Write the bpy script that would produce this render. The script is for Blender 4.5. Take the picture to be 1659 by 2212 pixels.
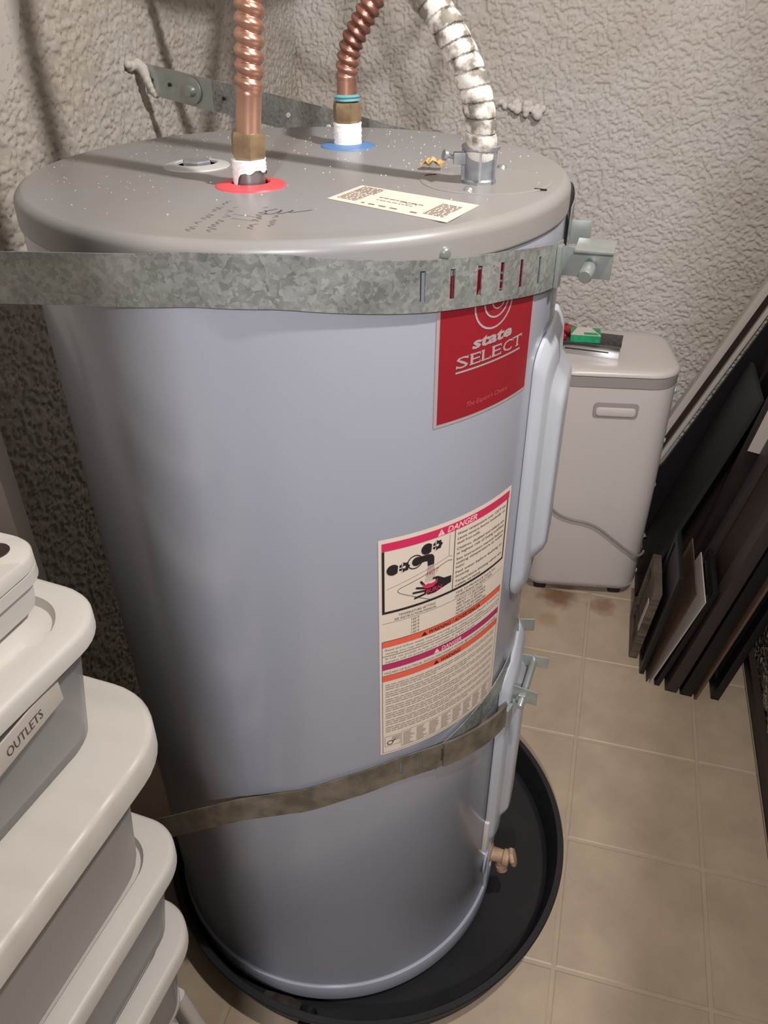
import bpy, bmesh, math, random
import numpy as np
from mathutils import Vector, Matrix
random.seed(7)
S = bpy.context.scene
for o in list(bpy.data.objects): bpy.data.objects.remove(o)
COL = S.collection

# ---------------------------------------------------------------- camera
cd = bpy.data.cameras.new('camera'); cam = bpy.data.objects.new('camera', cd); COL.objects.link(cam)
Rv = Vector((0.9634, 0.2679, -0.0055)); Uv = Vector((-0.1459, 0.5420, 0.8276)); Fv = Vector((-0.2247, 0.7966, -0.5612))
m = Matrix((Rv, Uv, -Fv)).transposed().to_4x4(); m.translation = Vector((-0.0794, -1.3438, 1.2592))
cam.matrix_world = m
cd.sensor_fit = 'HORIZONTAL'; cd.sensor_width = 36.0; cd.lens = 1710.77 / 1659 * 36.0
cd.clip_start = 0.02; cd.clip_end = 50
S.camera = cam

# ---------------------------------------------------------------- world, lights, exposure
w = bpy.data.worlds.new('world'); S.world = w; w.use_nodes = True
w.node_tree.nodes['Background'].inputs[0].default_value = (0.80, 0.86, 1.0, 1)
w.node_tree.nodes['Background'].inputs[1].default_value = 0.10
def area(name, loc, target, sx, sy, power, col):
    l = bpy.data.lights.new(name, 'AREA'); l.shape = 'RECTANGLE'; l.size = sx; l.size_y = sy
    l.energy = power; l.color = col
    o = bpy.data.objects.new(name, l); COL.objects.link(o); o.location = loc
    o.rotation_euler = (Vector(target) - Vector(loc)).to_track_quat('-Z', 'Y').to_euler()
    return o
area('doorway_light', (0.03, -2.25, 1.80), (-0.25, -0.5, 0.9), 0.06, 0.10, 24, (1.0, 0.97, 0.99))
area('ceiling_lamp', (0.28, -0.86, 1.95), (-0.4, -0.2, 1.0), 0.05, 0.05, 16.5, (1.0, 0.95, 0.90))
S.view_settings.view_transform = 'Standard'; S.view_settings.look = 'None'
S.view_settings.gamma = 1.0; S.view_settings.use_curve_mapping = False
S.view_settings.exposure = 0.0

# ---------------------------------------------------------------- materials
def lin(c):
    return tuple(((x/255)/12.92 if x/255 <= 0.04045 else (((x/255)+0.055)/1.055)**2.4) for x in c)
def mat(name, rgb, rough=0.5, metal=0.0, var=0.0, vscale=8.0, rgb2=None, bump=0.0, bscale=60.0, coat=0.0, spec=0.5, trans=0.0, detail=4.0, lo=0.35, hi=0.65, stretch=None, alpha=None):
    m = bpy.data.materials.new(name); m.use_nodes = True
    nt = m.node_tree; N = nt.nodes; L = nt.links; b = N['Principled BSDF']
    c = lin(rgb)
    b.inputs['Base Color'].default_value = (*c, 1); b.inputs['Roughness'].default_value = rough
    b.inputs['Metallic'].default_value = metal; b.inputs['Coat Weight'].default_value = coat
    b.inputs['Coat Roughness'].default_value = 0.12
    b.inputs['Specular IOR Level'].default_value = spec
    b.inputs['Transmission Weight'].default_value = trans
    if alpha is not None: b.inputs['Alpha'].default_value = alpha
    tc = N.new('ShaderNodeTexCoord'); mp = N.new('ShaderNodeMapping'); L.new(tc.outputs['Object'], mp.inputs[0])
    if stretch: mp.inputs['Scale'].default_value = stretch
    if rgb2 or var:
        n = N.new('ShaderNodeTexNoise'); n.inputs['Scale'].default_value = vscale; n.inputs['Detail'].default_value = detail
        L.new(mp.outputs[0], n.inputs['Vector'])
        r = N.new('ShaderNodeValToRGB'); r.color_ramp.elements[0].position = lo; r.color_ramp.elements[1].position = hi
        c2 = lin(rgb2) if rgb2 else tuple(x*(1-var) for x in c)
        r.color_ramp.elements[0].color = (*c, 1); r.color_ramp.elements[1].color = (*c2, 1)
        L.new(n.outputs[0], r.inputs[0]); L.new(r.outputs[0], b.inputs['Base Color'])
    if bump:
        n2 = N.new('ShaderNodeTexNoise'); n2.inputs['Scale'].default_value = bscale; n2.inputs['Detail'].default_value = 4
        L.new(mp.outputs[0], n2.inputs['Vector'])
        bp = N.new('ShaderNodeBump'); bp.inputs['Strength'].default_value = bump; bp.inputs['Distance'].default_value = 0.002
        L.new(n2.outputs[0], bp.inputs['Height']); L.new(bp.outputs[0], b.inputs['Normal'])
    return m
MT = {}
MT['stucco'] = mat('stucco', (190, 185, 180), 0.92, rgb2=(180, 172, 162), vscale=5, bump=0.35, bscale=520, spec=0.2)
MT['plaster'] = mat('smooth_plaster', (196, 190, 184), 0.8, var=0.06, vscale=12, spec=0.2)
MT['tank'] = mat('grey_enamel', (158, 161, 172), 0.24, var=0.05, vscale=3, coat=0.25, spec=0.5)
MT['lid'] = mat('dusty_grey_enamel', (136, 136, 139), 0.34, rgb2=(138, 134, 129), vscale=6, bump=0.05, bscale=90)
MT['panel'] = mat('panel_enamel', (176, 180, 188), 0.32, var=0.04, coat=0.1)
def galv():
    m = mat('galvanised_steel', (150, 150, 146), 0.42, 0.45)
    nt = m.node_tree; N = nt.nodes; L = nt.links; b = N['Principled BSDF']
    tc = N.new('ShaderNodeTexCoord'); v = N.new('ShaderNodeTexVoronoi'); v.inputs['Scale'].default_value = 290
    n = N.new('ShaderNodeTexNoise'); n.inputs['Scale'].default_value = 150; n.inputs['Detail'].default_value = 3
    n3 = N.new('ShaderNodeTexNoise'); n3.inputs['Scale'].default_value = 22; n3.inputs['Detail'].default_value = 3
    wv = N.new('ShaderNodeVectorMath'); wv.operation = 'MULTIPLY_ADD'; L.new(n.outputs['Color'], wv.inputs[0]); wv.inputs[1].default_value = (0.010, 0.010, 0.010)
    L.new(tc.outputs['Object'], n.inputs['Vector']); L.new(tc.outputs['Object'], wv.inputs[2]); L.new(wv.outputs[0], v.inputs['Vector']); L.new(tc.outputs['Object'], n3.inputs['Vector'])
    sx = N.new('ShaderNodeSeparateColor'); L.new(v.outputs['Color'], sx.inputs[0])
    pw = N.new('ShaderNodeMath'); pw.operation = 'MULTIPLY_ADD'; L.new(sx.outputs[0], pw.inputs[0]); pw.inputs[1].default_value = 0.32; L.new(n3.outputs[0], pw.inputs[2])
    r = N.new('ShaderNodeValToRGB'); r.color_ramp.elements[0].position = 0.35; r.color_ramp.elements[1].position = 1.05
    r.color_ramp.elements[0].color = (*lin((112, 114, 112)), 1); r.color_ramp.elements[1].color = (*lin((172, 174, 170)), 1)
    L.new(pw.outputs[0], r.inputs[0]); L.new(r.outputs[0], b.inputs['Base Color'])
    mr = N.new('ShaderNodeMapRange'); L.new(sx.outputs[1], mr.inputs['Value']); mr.inputs['To Min'].default_value = 0.35; mr.inputs['To Max'].default_value = 0.6; L.new(mr.outputs[0], b.inputs['Roughness'])
    return m
MT['galv'] = galv()
MT['zinc'] = mat('bright_zinc', (180, 187, 184), 0.30, 0.7, var=0.12, vscale=60)
MT['castzinc'] = mat('cast_zinc', (158, 162, 166), 0.42, 0.5, var=0.25, vscale=90)
MT['copper'] = mat('copper', (208, 164, 142), 0.30, 0.8, rgb2=(176, 130, 110), vscale=18, lo=0.4, hi=0.75)
MT['copperdull'] = mat('dull_copper', (184, 138, 120), 0.36, 0.75, rgb2=(132, 90, 78), vscale=22)
MT['brass'] = mat('aged_brass', (158, 136, 106), 0.42, 0.5, rgb2=(128, 108, 84), vscale=60, bump=0.1, bscale=300)
MT['steel'] = mat('nipple_steel', (160, 160, 160), 0.35, 0.8, var=0.3, vscale=70)
MT['tape'] = mat('white_thread_tape', (240, 238, 236), 0.7, bump=0.3, bscale=400)
MT['red'] = mat('red_plastic', (214, 76, 84), 0.4)
MT['blue'] = mat('blue_plastic', (84, 122, 172), 0.4)
MT['greyplastic'] = mat('grey_plastic', (178, 176, 174), 0.4)
MT['darkhole'] = mat('dark_interior', (70, 60, 54), 0.8, rgb2=(48, 40, 36), vscale=60)
MT['tealrag'] = mat('teal_residue', (96, 150, 158), 0.7, bump=0.3, bscale=300)
MT['conduit'] = mat('painted_flex_metal', (212, 208, 200), 0.6, 0.1, rgb2=(120, 114, 104), vscale=75, detail=7, lo=0.47, hi=0.60, bump=0.1, bscale=300)
MT['conduitgrey'] = mat('grey_flex_metal', (160, 168, 168), 0.45, 0.4)
MT['paper'] = mat('label_paper', (214, 200, 184), 0.6)
MT['papertan'] = mat('cream_label_paper', (220, 204, 188), 0.6)
MT['ink'] = mat('black_ink', (34, 28, 30), 0.6)
MT['inkgrey'] = mat('fine_print_ink', (92, 84, 80), 0.6)
MT['inkfaint'] = mat('faded_marker_ink', (96, 88, 100), 0.6)
MT['labelpink'] = mat('label_crimson', (200, 44, 88), 0.5)
MT['labelmag'] = mat('label_magenta', (176, 44, 92), 0.5)
MT['labelorange'] = mat('label_orange', (222, 94, 70), 0.5)
MT['labelred'] = mat('brand_red', (138, 24, 36), 0.45)
MT['labelsilver'] = mat('brand_silver', (176, 160, 160), 0.4, 0.2)
MT['labelpale'] = mat('label_pale_pink', (240, 190, 196), 0.5)
MT['labeldarkred'] = mat('label_dark_red_ink', (92, 22, 20), 0.5)
MT['pan'] = mat('black_pan_plastic', (22, 22, 26), 0.5, rgb2=(30, 29, 31), vscale=9, bump=0.08, bscale=200)
MT['tan'] = mat('tan_plastic_valve', (176, 148, 122), 0.5, rgb2=(150, 118, 90), vscale=50)
MT['acwhite'] = mat('warm_white_plastic', (204, 196, 192), 0.3, spec=0.5)
MT['acgrey'] = mat('grey_trim_plastic', (156, 148, 146), 0.4)
MT['cord'] = mat('grey_cord', (142, 132, 128), 0.5)
MT['rubber'] = mat('black_rubber', (30, 26, 26), 0.6)
MT['chrome'] = mat('chrome', (200, 200, 202), 0.14, 1.0)
MT['darkchrome'] = mat('dark_chrome', (100, 98, 100), 0.25, 0.9, rgb2=(60, 58, 60), vscale=120)
MT['blackpl'] = mat('black_plastic', (20, 20, 22), 0.4)
MT['redpl'] = mat('red_glossy', (176, 34, 40), 0.35)
MT['green'] = mat('green_card', (30, 140, 92), 0.45, rgb2=(40, 160, 108), vscale=90)
MT['white'] = mat('white_plastic', (214, 210, 206), 0.42)
MT['whitelid'] = mat('white_lid_plastic', (222, 217, 211), 0.42, var=0.05, vscale=10)
MT['board'] = mat('white_painted_board', (206, 200, 192), 0.5)
MT['bag'] = mat('cloudy_plastic', (205, 204, 206), 0.35, trans=0.55, alpha=0.62)
MT['milky'] = mat('milky_plastic', (190, 186, 182), 0.4, trans=0.15, alpha=0.9)
MT['teal'] = mat('teal_cloth', (36, 96, 100), 0.8)
MT['brownbox'] = mat('brown_card', (120, 96, 72), 0.8)
MT['vinyl'] = None
MT['darkwood'] = mat('dark_brown_wood', (46, 36, 34), 0.5, rgb2=(34, 27, 27), vscale=12, stretch=(1, 6, 1))
MT['blackwood'] = mat('black_painted_wood', (24, 22, 25), 0.45)
MT['brownpanel'] = mat('brown_panel', (66, 50, 44), 0.45, rgb2=(46, 35, 33), vscale=4)
MT['greyband'] = mat('taupe_frame', (66, 58, 58), 0.5)
MT['edgewood'] = mat('light_wood_edge', (122, 98, 84), 0.6)
MT['greywood'] = mat('weathered_grey_wood', (112, 98, 84), 0.7, rgb2=(64, 56, 50), vscale=14, stretch=(1, 1, 9))
MT['greypanel'] = mat('charcoal_backing', (52, 50, 52), 0.5)
MT['cardwhite'] = mat('white_card', (208, 200, 192), 0.6)
MT['cardbrown'] = mat('brown_backing_board', (106, 84, 68), 0.7, rgb2=(74, 56, 46), vscale=9)
MT['silver'] = mat('satin_aluminium', (205, 198, 190), 0.38, 0.0)
MT['basewood'] = mat('dark_baseboard_wood', (58, 46, 42), 0.6)
MT['foam'] = mat('white_sealant', (206, 200, 194), 0.7, bump=0.1)
MT['yellowish'] = mat('yellowed_wax_paper', (206, 176, 116), 0.6, rgb2=(160, 120, 70), vscale=80)
MT['caulk'] = mat('pale_caulk', (150, 134, 122), 0.6)

# ---------------------------------------------------------------- helpers
def obj(name, verts, faces, mtl, parent=None, smooth=False):
    me = bpy.data.meshes.new(name); me.from_pydata([tuple(v) for v in verts], [], faces); me.update()
    if isinstance(mtl, str): mtl = MT[mtl]
    me.materials.append(mtl)
    if smooth: me.polygons.foreach_set('use_smooth', [True]*len(me.polygons))
    o = bpy.data.objects.new(name, me); COL.objects.link(o)
    if parent is not None: o.parent = parent
    return o
def autosmooth(o, ang=35):
    me = o.data; bm = bmesh.new(); bm.from_mesh(me)
    for f in bm.faces: f.smooth = True
    for e in bm.edges:
        if len(e.link_faces) == 2 and e.calc_face_angle(0) > math.radians(ang): e.smooth = False
    bm.to_mesh(me); bm.free(); return o
def thing(name, label, cat, loc=(0, 0, 0), group=None):
    o = bpy.data.objects.new(name, None); COL.objects.link(o); o.empty_display_size = 0.05
    o['label'] = label; o['category'] = cat
    if group: o['group'] = group
    return o
def tag(o, label, cat, group=None):
    o['label'] = label; o['category'] = cat
    if group: o['group'] = group
    return o
def structure(o): o['kind'] = 'structure'; return o
class MB:
    def __init__(s): s.v = []; s.f = []
    def add(s, v, f):
        k = len(s.v); s.v += [tuple(x) for x in v]; s.f += [tuple(i+k for i in q) for q in f]; return s
    def box(s, a, b, M=None):
        x0, y0, z0 = a; x1, y1, z1 = b
        v = [Vector(p) for p in ((x0,y0,z0),(x1,y0,z0),(x1,y1,z0),(x0,y1,z0),(x0,y0,z1),(x1,y0,z1),(x1,y1,z1),(x0,y1,z1))]
        if M is not None: v = [M @ p for p in v]
        return s.add(v, [(0,3,2,1),(4,5,6,7),(0,1,5,4),(1,2,6,5),(2,3,7,6),(3,0,4,7)])
    def build(s, name, mtl, parent=None, bevel=0, smooth=False, seg=2):
        o = obj(name, s.v, s.f, mtl, parent, smooth)
        if bevel:
            bm = bmesh.new(); bm.from_mesh(o.data); bmesh.ops.remove_doubles(bm, verts=bm.verts, dist=1e-6)
            es = [e for e in bm.edges if len(e.link_faces) == 2 and e.calc_face_angle(0) > 0.5]
            bmesh.ops.bevel(bm, geom=es, offset=bevel, segments=seg, affect='EDGES', profile=0.7)
            bm.to_mesh(o.data); bm.free(); autosmooth(o, 40)
        return o
def lathe(name, prof, mtl, parent=None, c=(0, 0, 0), axis=(0, 0, 1), n=48, ang=35, closed=False):
    ax = Vector(axis).normalized(); q = Vector((0, 0, 1)).rotation_difference(ax); c = Vector(c)
    v = []; f = []; k = len(prof)
    for i in range(n):
        a = 2*math.pi*i/n
        for r, z in prof: v.append(c + q @ Vector((r*math.cos(a), r*math.sin(a), z)))
    for i in range(n):
        j = (i+1) % n
        for t in range(k-1): f.append((i*k+t, j*k+t, j*k+t+1, i*k+t+1))
        if closed: f.append((i*k+k-1, j*k+k-1, j*k, i*k))
    if not closed:
        if prof[0][0] > 1e-5: f.append(tuple(i*k for i in range(n))[::-1])
        if prof[-1][0] > 1e-5: f.append(tuple(i*k+k-1 for i in range(n)))
    o = obj(name, v, f, mtl, parent)
    bm = bmesh.new(); bm.from_mesh(o.data); bmesh.ops.remove_doubles(bm, verts=bm.verts, dist=1e-6); bm.normal_update(); bm.to_mesh(o.data); bm.free()
    return autosmooth(o, ang)
def catmull(P, step):
    P = [Vector(p) for p in P]; P = [2*P[0]-P[1]] + P + [2*P[-1]-P[-2]]; out = []
    for i in range(1, len(P)-2):
        n = max(2, int((P[i+1]-P[i]).length/step))
        for t in range(n):
            u = t/n; a, b, c, d = P[i-1:i+3]
            out.append(0.5*((2*b)+(c-a)*u+(2*a-5*b+4*c-d)*u*u+(3*b-3*c+d-a)*u**3))
    out.append(P[-2]); return out
def tube(name, path, rad, mtl, parent=None, n=16, caps=True, ang=60):
    """rad: number or f(arclength, angle)"""
    v = []; f = []; s = 0; up = Vector((0, 1, 0)); prevn = None
    for i, p in enumerate(path):
        t = (path[min(i+1, len(path)-1)] - path[max(i-1, 0)]).normalized()
        if prevn is None:
            prevn = t.cross(Vector((0.3, 1, 0.2))).normalized()
        prevn = (prevn - t*prevn.dot(t)).normalized(); b = t.cross(prevn)
        if i: s += (path[i]-path[i-1]).length
        for k in range(n):
            a = 2*math.pi*k/n; r = rad(s, a) if callable(rad) else rad
            v.append(p + (prevn*math.cos(a) + b*math.sin(a))*r)
    for i in range(len(path)-1):
        for k in range(n):
            j = (k+1) % n; f.append((i*n+k, i*n+j, (i+1)*n+j, (i+1)*n+k))
    if caps: f.append(tuple(range(n))[::-1]); f.append(tuple((len(path)-1)*n+k for k in range(n)))
    return autosmooth(obj(name, v, f, mtl, parent), ang)
def rr(w, d, r, n=6, cx=0, cy=0):
    out = []; r = min(r, w/2-1e-4, d/2-1e-4)
    for (sx, sy, a0) in ((1, 1, 0), (-1, 1, 90), (-1, -1, 180), (1, -1, 270)):
        for i in range(n+1):
            a = math.radians(a0+90*i/n)
            out.append((cx+sx*(w/2-r)+r*math.cos(a), cy+sy*(d/2-r)+r*math.sin(a)))
    return out
def loft(name, levels, mtl, parent=None, M=None, n=6, cap0=True, cap1=True, ang=40, flip=False):
    """levels: (w,d,r,z[,cx,cy])"""
    v = []; f = []; k = 4*(n+1)
    for L_ in levels:
        w_, d_, r_, z_ = L_[:4]; cx, cy = (L_[4], L_[5]) if len(L_) > 4 else (0, 0)
        for x, y in rr(w_, d_, r_, n, cx, cy):
            p = Vector((x, y, z_)); v.append(M @ p if M is not None else p)
    for i in range(len(levels)-1):
        for j in range(k):
            j2 = (j+1) % k; f.append((i*k+j, i*k+j2, (i+1)*k+j2, (i+1)*k+j))
    if cap0: f.append(tuple(range(k))[::-1])
    if cap1: f.append(tuple((len(levels)-1)*k+j for j in range(k)))
    if flip: f = [q[::-1] for q in f]
    return autosmooth(obj(name, v, f, mtl, parent), ang)
def T(x, y, z, rz=0, rx=0, ry=0):
    return Matrix.Translation((x, y, z)) @ Matrix.Rotation(rz, 4, 'Z') @ Matrix.Rotation(ry, 4, 'Y') @ Matrix.Rotation(rx, 4, 'X')

# ---------------------------------------------------------------- room shell
XL, XR, YB, YF, HC = -0.80, 0.360, 0.525, -1.60, 2.45
def blobs(U, V, cell, seed):
    """0..1 field of rounded lumps (vectorised cellular noise)"""
    rg = np.random.RandomState(seed); n = 512
    jx = rg.rand(n, n); jy = rg.rand(n, n); jr = rg.rand(n, n)*0.55+0.45
    gx = U/cell; gy = V/cell; ix = np.floor(gx).astype(int); iy = np.floor(gy).astype(int)
    h = np.zeros_like(U)
    for dx in (-1, 0, 1):
        for dy in (-1, 0, 1):
            a = (ix+dx) % n; b = (iy+dy) % n
            d2 = (gx-(ix+dx+jx[a, b]))**2 + (gy-(iy+dy+jy[a, b]))**2
            h = np.maximum(h, jr[a, b]*np.clip(1-d2/0.75, 0, 1))
    return h
def vnoise(U, V, cell, seed):
    rg = np.random.RandomState(seed); n = 256; g = rg.rand(n, n)
    x = U/cell; y = V/cell; ix = np.floor(x).astype(int); iy = np.floor(y).astype(int); fx = x-ix; fy = y-iy
    fx = fx*fx*(3-2*fx); fy = fy*fy*(3-2*fy)
    q = lambda a, b: g[a % n, b % n]
    return (q(ix, iy)*(1-fx)+q(ix+1, iy)*fx)*(1-fy)+(q(ix, iy+1)*(1-fx)+q(ix+1, iy+1)*fx)*fy
def stucco_wall(name, org, ud, vd, nd, u0, u1, v0, v1, fu0, fu1, fv0, fv1, step, seed, amp=0.0034):
    """dense relief in [u0,u1]x[v0,v1], flat plaster out to [fu..]x[fv..]"""
    nu = int((u1-u0)/step)+1; nv = int((v1-v0)/step)+1
    us = np.linspace(u0, u1, nu); vs = np.linspace(v0, v1, nv); U, V = np.meshgrid(us, vs, indexing='ij')
    W1 = (vnoise(U, V, 0.02, seed)-0.5)*0.010; W2 = (vnoise(U, V, 0.02, seed+1)-0.5)*0.010
    F = 0.55*vnoise(U+W1, V+W2, 0.0062, seed+6)+0.30*vnoise(U+9, V+9, 0.0034, seed+7)+0.15*vnoise(U+4, V+4, 0.0022, seed+8)
    pl = np.clip((F-0.40)/0.16, 0, 1); pl = pl*pl*(3-2*pl)
    h = 0.75*pl + 0.35*blobs(U+W1+3, V+W2+3, 0.0058, seed+2) + 0.35*(F-0.5) + 0.4*(vnoise(U, V, 0.04, seed+5)-0.5)
    H = amp*h
    o3 = np.array(org); ud = np.array(ud); vd = np.array(vd); nd = np.array(nd)
    P = o3 + U[..., None]*ud + V[..., None]*vd + H[..., None]*nd
    verts = P.reshape(-1, 3)
    i = np.arange(nu*nv).reshape(nu, nv)
    q = np.stack([i[:-1, :-1], i[1:, :-1], i[1:, 1:], i[:-1, 1:]], -1).reshape(-1, 4)
    # flat rest
    ex = []; eq = []
    def flat(a0, a1, b0, b1):
        if a1-a0 < 1e-4 or b1-b0 < 1e-4: return
        k = len(verts)+len(ex)
        for a, b in ((a0, b0), (a1, b0), (a1, b1), (a0, b1)): ex.append(o3+a*ud+b*vd)
        eq.append([k, k+1, k+2, k+3])
    flat(fu0, fu1, v1, fv1); flat(fu0, fu1, fv0, v0); flat(fu0, u0, v0, v1); flat(u1, fu1, v0, v1)
    if ex: verts = np.vstack([verts, np.array(ex)]); q = np.vstack([q, np.array(eq)])
    if np.dot(np.cross(ud, vd), nd) < 0: q = q[:, ::-1]
    me = bpy.data.meshes.new(name); me.vertices.add(len(verts)); me.vertices.foreach_set('co', verts.astype(np.float32).ravel())
    me.loops.add(q.size); me.loops.foreach_set('vertex_index', q.astype(np.int32).ravel())
    me.polygons.add(len(q)); me.polygons.foreach_set('loop_start', np.arange(0, q.size, 4, dtype=np.int32))
    me.polygons.foreach_set('use_smooth', np.ones(len(q), dtype=bool))
    me.update(calc_edges=True); me.materials.append(MT['stucco'])
    o = bpy.data.objects.new(name, me); COL.objects.link(o); return structure(o)
stucco_wall('wall_back', (0, YB, 0), (1, 0, 0), (0, 0, 1), (0, -1, 0), XL, XR+0.02, 0.30, 1.40, XL-0.02, XR+0.02, 0, HC, 0.0020, 11, amp=0.0042)
stucco_wall('wall_left', (XL, 0, 0), (0, 1, 0), (0, 0, 1), (1, 0, 0), -0.72, YB, 0.15, 1.33, YF, YB, 0, HC, 0.0020, 31)
stucco_wall('wall_right', (XR, 0, 0), (0, 1, 0), (0, 0, 1), (-1, 0, 0), -0.62, 0.25, 0.028, 0.30, YF, YB, 0, HC, 0.003, 51, amp=0.006)
b = MB(); b.box((XL-0.1, YF-0.10, 0), (-0.180, YF, HC)); b.box((-0.180, YF-0.10, 2.05), (0.056, YF, HC)); b.box((0.056, YF-0.10, 0), (XR+0.1, YF, HC))  # unseen front wall, its opening shaped narrow to limit where the doorway light falls
structure(b.build('wall_front_light_mask', 'stucco'))
structure(MB().box((XL-0.1, YF-0.1, HC), (XR+0.1, YB+0.05, HC+0.05)).build('ceiling', 'plaster'))
structure(MB().box((-0.245, YF, 0), (-0.180, YF+0.014, 2.05)).build('trim_reflector', 'white', bevel=0.003))  # unseen white casing, added to reflect as a bright streak in the tank
# smooth unstuccoed margin of the left wall
pv = [(-0.62, 1.36), (-0.62, 1.12), (-0.50, 1.125), (-0.4533, 1.1395), (-0.444, 1.142), (-0.440, 1.150), (-0.4249, 1.1586), (-0.420, 1.170), (-0.4136, 1.1771), (-0.404, 1.186), (-0.3999, 1.1954), (-0.394, 1.207), (-0.3894, 1.2186), (-0.385, 1.228), (-0.3817, 1.237), (-0.375, 1.36)]
n_ = len(pv); vv = [(XL+0.001, y, z) for y, z in pv]+[(XL+0.0036, y, z) for y, z in pv]
structure(obj('trim_1', vv, [tuple(range(n_))[::-1], tuple(range(n_, 2*n_))]+[(i, (i+1) % n_, (i+1) % n_+n_, i+n_) for i in range(n_)], 'plaster'))

# floor: embossed square tiles
TS = 0.2286
def vinyl():
    m = bpy.data.materials.new('vinyl_tile'); m.use_nodes = True; nt = m.node_tree; N = nt.nodes; L = nt.links; b = N['Principled BSDF']
    b.inputs['Roughness'].default_value = 0.42; b.inputs['Specular IOR Level'].default_value = 0.4
    g = N.new('ShaderNodeNewGeometry')
    n = N.new('ShaderNodeTexNoise'); n.inputs['Scale'].default_value = 9; n.inputs['Detail'].default_value = 6; n.inputs['Roughness'].default_value = 0.6
    L.new(g.outputs['Position'], n.inputs['Vector'])
    r = N.new('ShaderNodeValToRGB'); r.color_ramp.elements[0].position = 0.3; r.color_ramp.elements[1].position = 0.72
    r.color_ramp.elements[0].color = (*lin((166, 148, 128)), 1); r.color_ramp.elements[1].color = (*lin((186, 168, 146)), 1)
    L.new(n.outputs[0], r.inputs[0])
    # rust stains near the appliance and an old round stain near the bins
    def stain(cx, cy, rad, col, prev, amt):
        v = N.new('ShaderNodeVectorMath'); v.operation = 'DISTANCE'; L.new(g.outputs['Position'], v.inputs[0]); v.inputs[1].default_value = (cx, cy, 0)
        nn = N.new('ShaderNodeTexNoise'); nn.inputs['Scale'].default_value = 30; L.new(g.outputs['Position'], nn.inputs['Vector'])
        a = N.new('ShaderNodeMath'); a.operation = 'MULTIPLY_ADD'; L.new(nn.outputs[0], a.inputs[0]); a.inputs[1].default_value = rad*1.2; L.new(v.outputs['Value'], a.inputs[2])
        mr = N.new('ShaderNodeMapRange'); L.new(a.outputs[0], mr.inputs['Value']); mr.inputs['From Min'].default_value = rad*1.0; mr.inputs['From Max'].default_value = rad*1.7
        mr.inputs['To Min'].default_value = amt; mr.inputs['To Max'].default_value = 0
        mx = N.new('ShaderNodeMix'); mx.data_type = 'RGBA'; L.new(mr.outputs[0], mx.inputs[0]); L.new(prev, mx.inputs[6]); mx.inputs[7].default_value = (*lin(col), 1)
        return mx.outputs[2]
    c = stain(-0.075, 0.205, 0.05, (112, 70, 40), r.outputs[0], 0.75)
    c = stain(0.03, 0.19, 0.035, (124, 80, 48), c, 0.6)
    c = stain(-0.09, 0.11, 0.03, (146, 108, 70), c, 0.4)
    c = stain(-0.515, -0.962, 0.019, (46, 34, 30), c, 0.85)
    L.new(c, b.inputs['Base Color'])
    n2 = N.new('ShaderNodeTexNoise'); n2.inputs['Scale'].default_value = 160; n2.inputs['Detail'].default_value = 5; L.new(g.outputs['Position'], n2.inputs['Vector'])
    bp = N.new('ShaderNodeBump'); bp.inputs['Strength'].default_value = 0.12; bp.inputs['Distance'].default_value = 0.002
    L.new(n2.outputs[0], bp.inputs['Height']); L.new(bp.outputs[0], b.inputs['Normal'])
    return m
MT['vinyl'] = vinyl()
MT['grout'] = mat('pale_joint', (180, 162, 140), 0.5, var=0.08, vscale=20)
floor = structure(MB().box((-1.0, -2.8, -0.04), (XR+0.05, YB+0.05, -0.0012)).build('floor', 'grout'))
tb = MB(); hw = TS/2-0.0026
bev = 0.0022
v = []
for (q, z) in ((hw, -0.003), (hw, -0.0014), (hw-bev, 0.0)):
    v += [(-q, -q, z), (q, -q, z), (q, q, z), (-q, q, z)]
tile_me = bpy.data.meshes.new('tile')
tile_me.from_pydata(v, [], [(8, 9, 10, 11)]+[(i, (i+1) % 4, (i+1) % 4+4, i+4) for i in range(4)]+[(i+4, (i+1) % 4+4, (i+1) % 4+8, i+8) for i in range(4)])
tile_me.materials.append(MT['vinyl'])
for ix in range(-4, 2):
    for iy in range(-8, 3):
        cx, cy = (ix+0.5)*TS, (iy+0.5)*TS
        if cx-TS/2 > XR or cy-TS/2 > YB: continue
        if cx-TS/2 < XL-0.12: continue
        me = tile_me
        if cx+TS/2 > XR or cy+TS/2 > YB or cx-TS/2 < XL:   # cut tiles along the walls
            me = tile_me.copy()
            for vt in me.vertices:
                vt.co.x = max(min(vt.co.x, XR-cx), XL-cx); vt.co.y = min(vt.co.y, YB-cy)
        t = bpy.data.objects.new('tile', me); COL.objects.link(t); t.location = (cx, cy, 0); t.parent = floor
# baseboard of the right wall, leaning caulk line
bv = MB(); bv.box((0.3395, YF, 0.0), (XR+0.004, YB, 0.040)); structure(bv.build('baseboard_right', 'basewood', bevel=0.0015))
cv = MB(); cv.box((0.3365, YF, 0.0), (0.3392, YB, 0.004)); structure(cv.build('trim_2', 'caulk', bevel=0.001))

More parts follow.
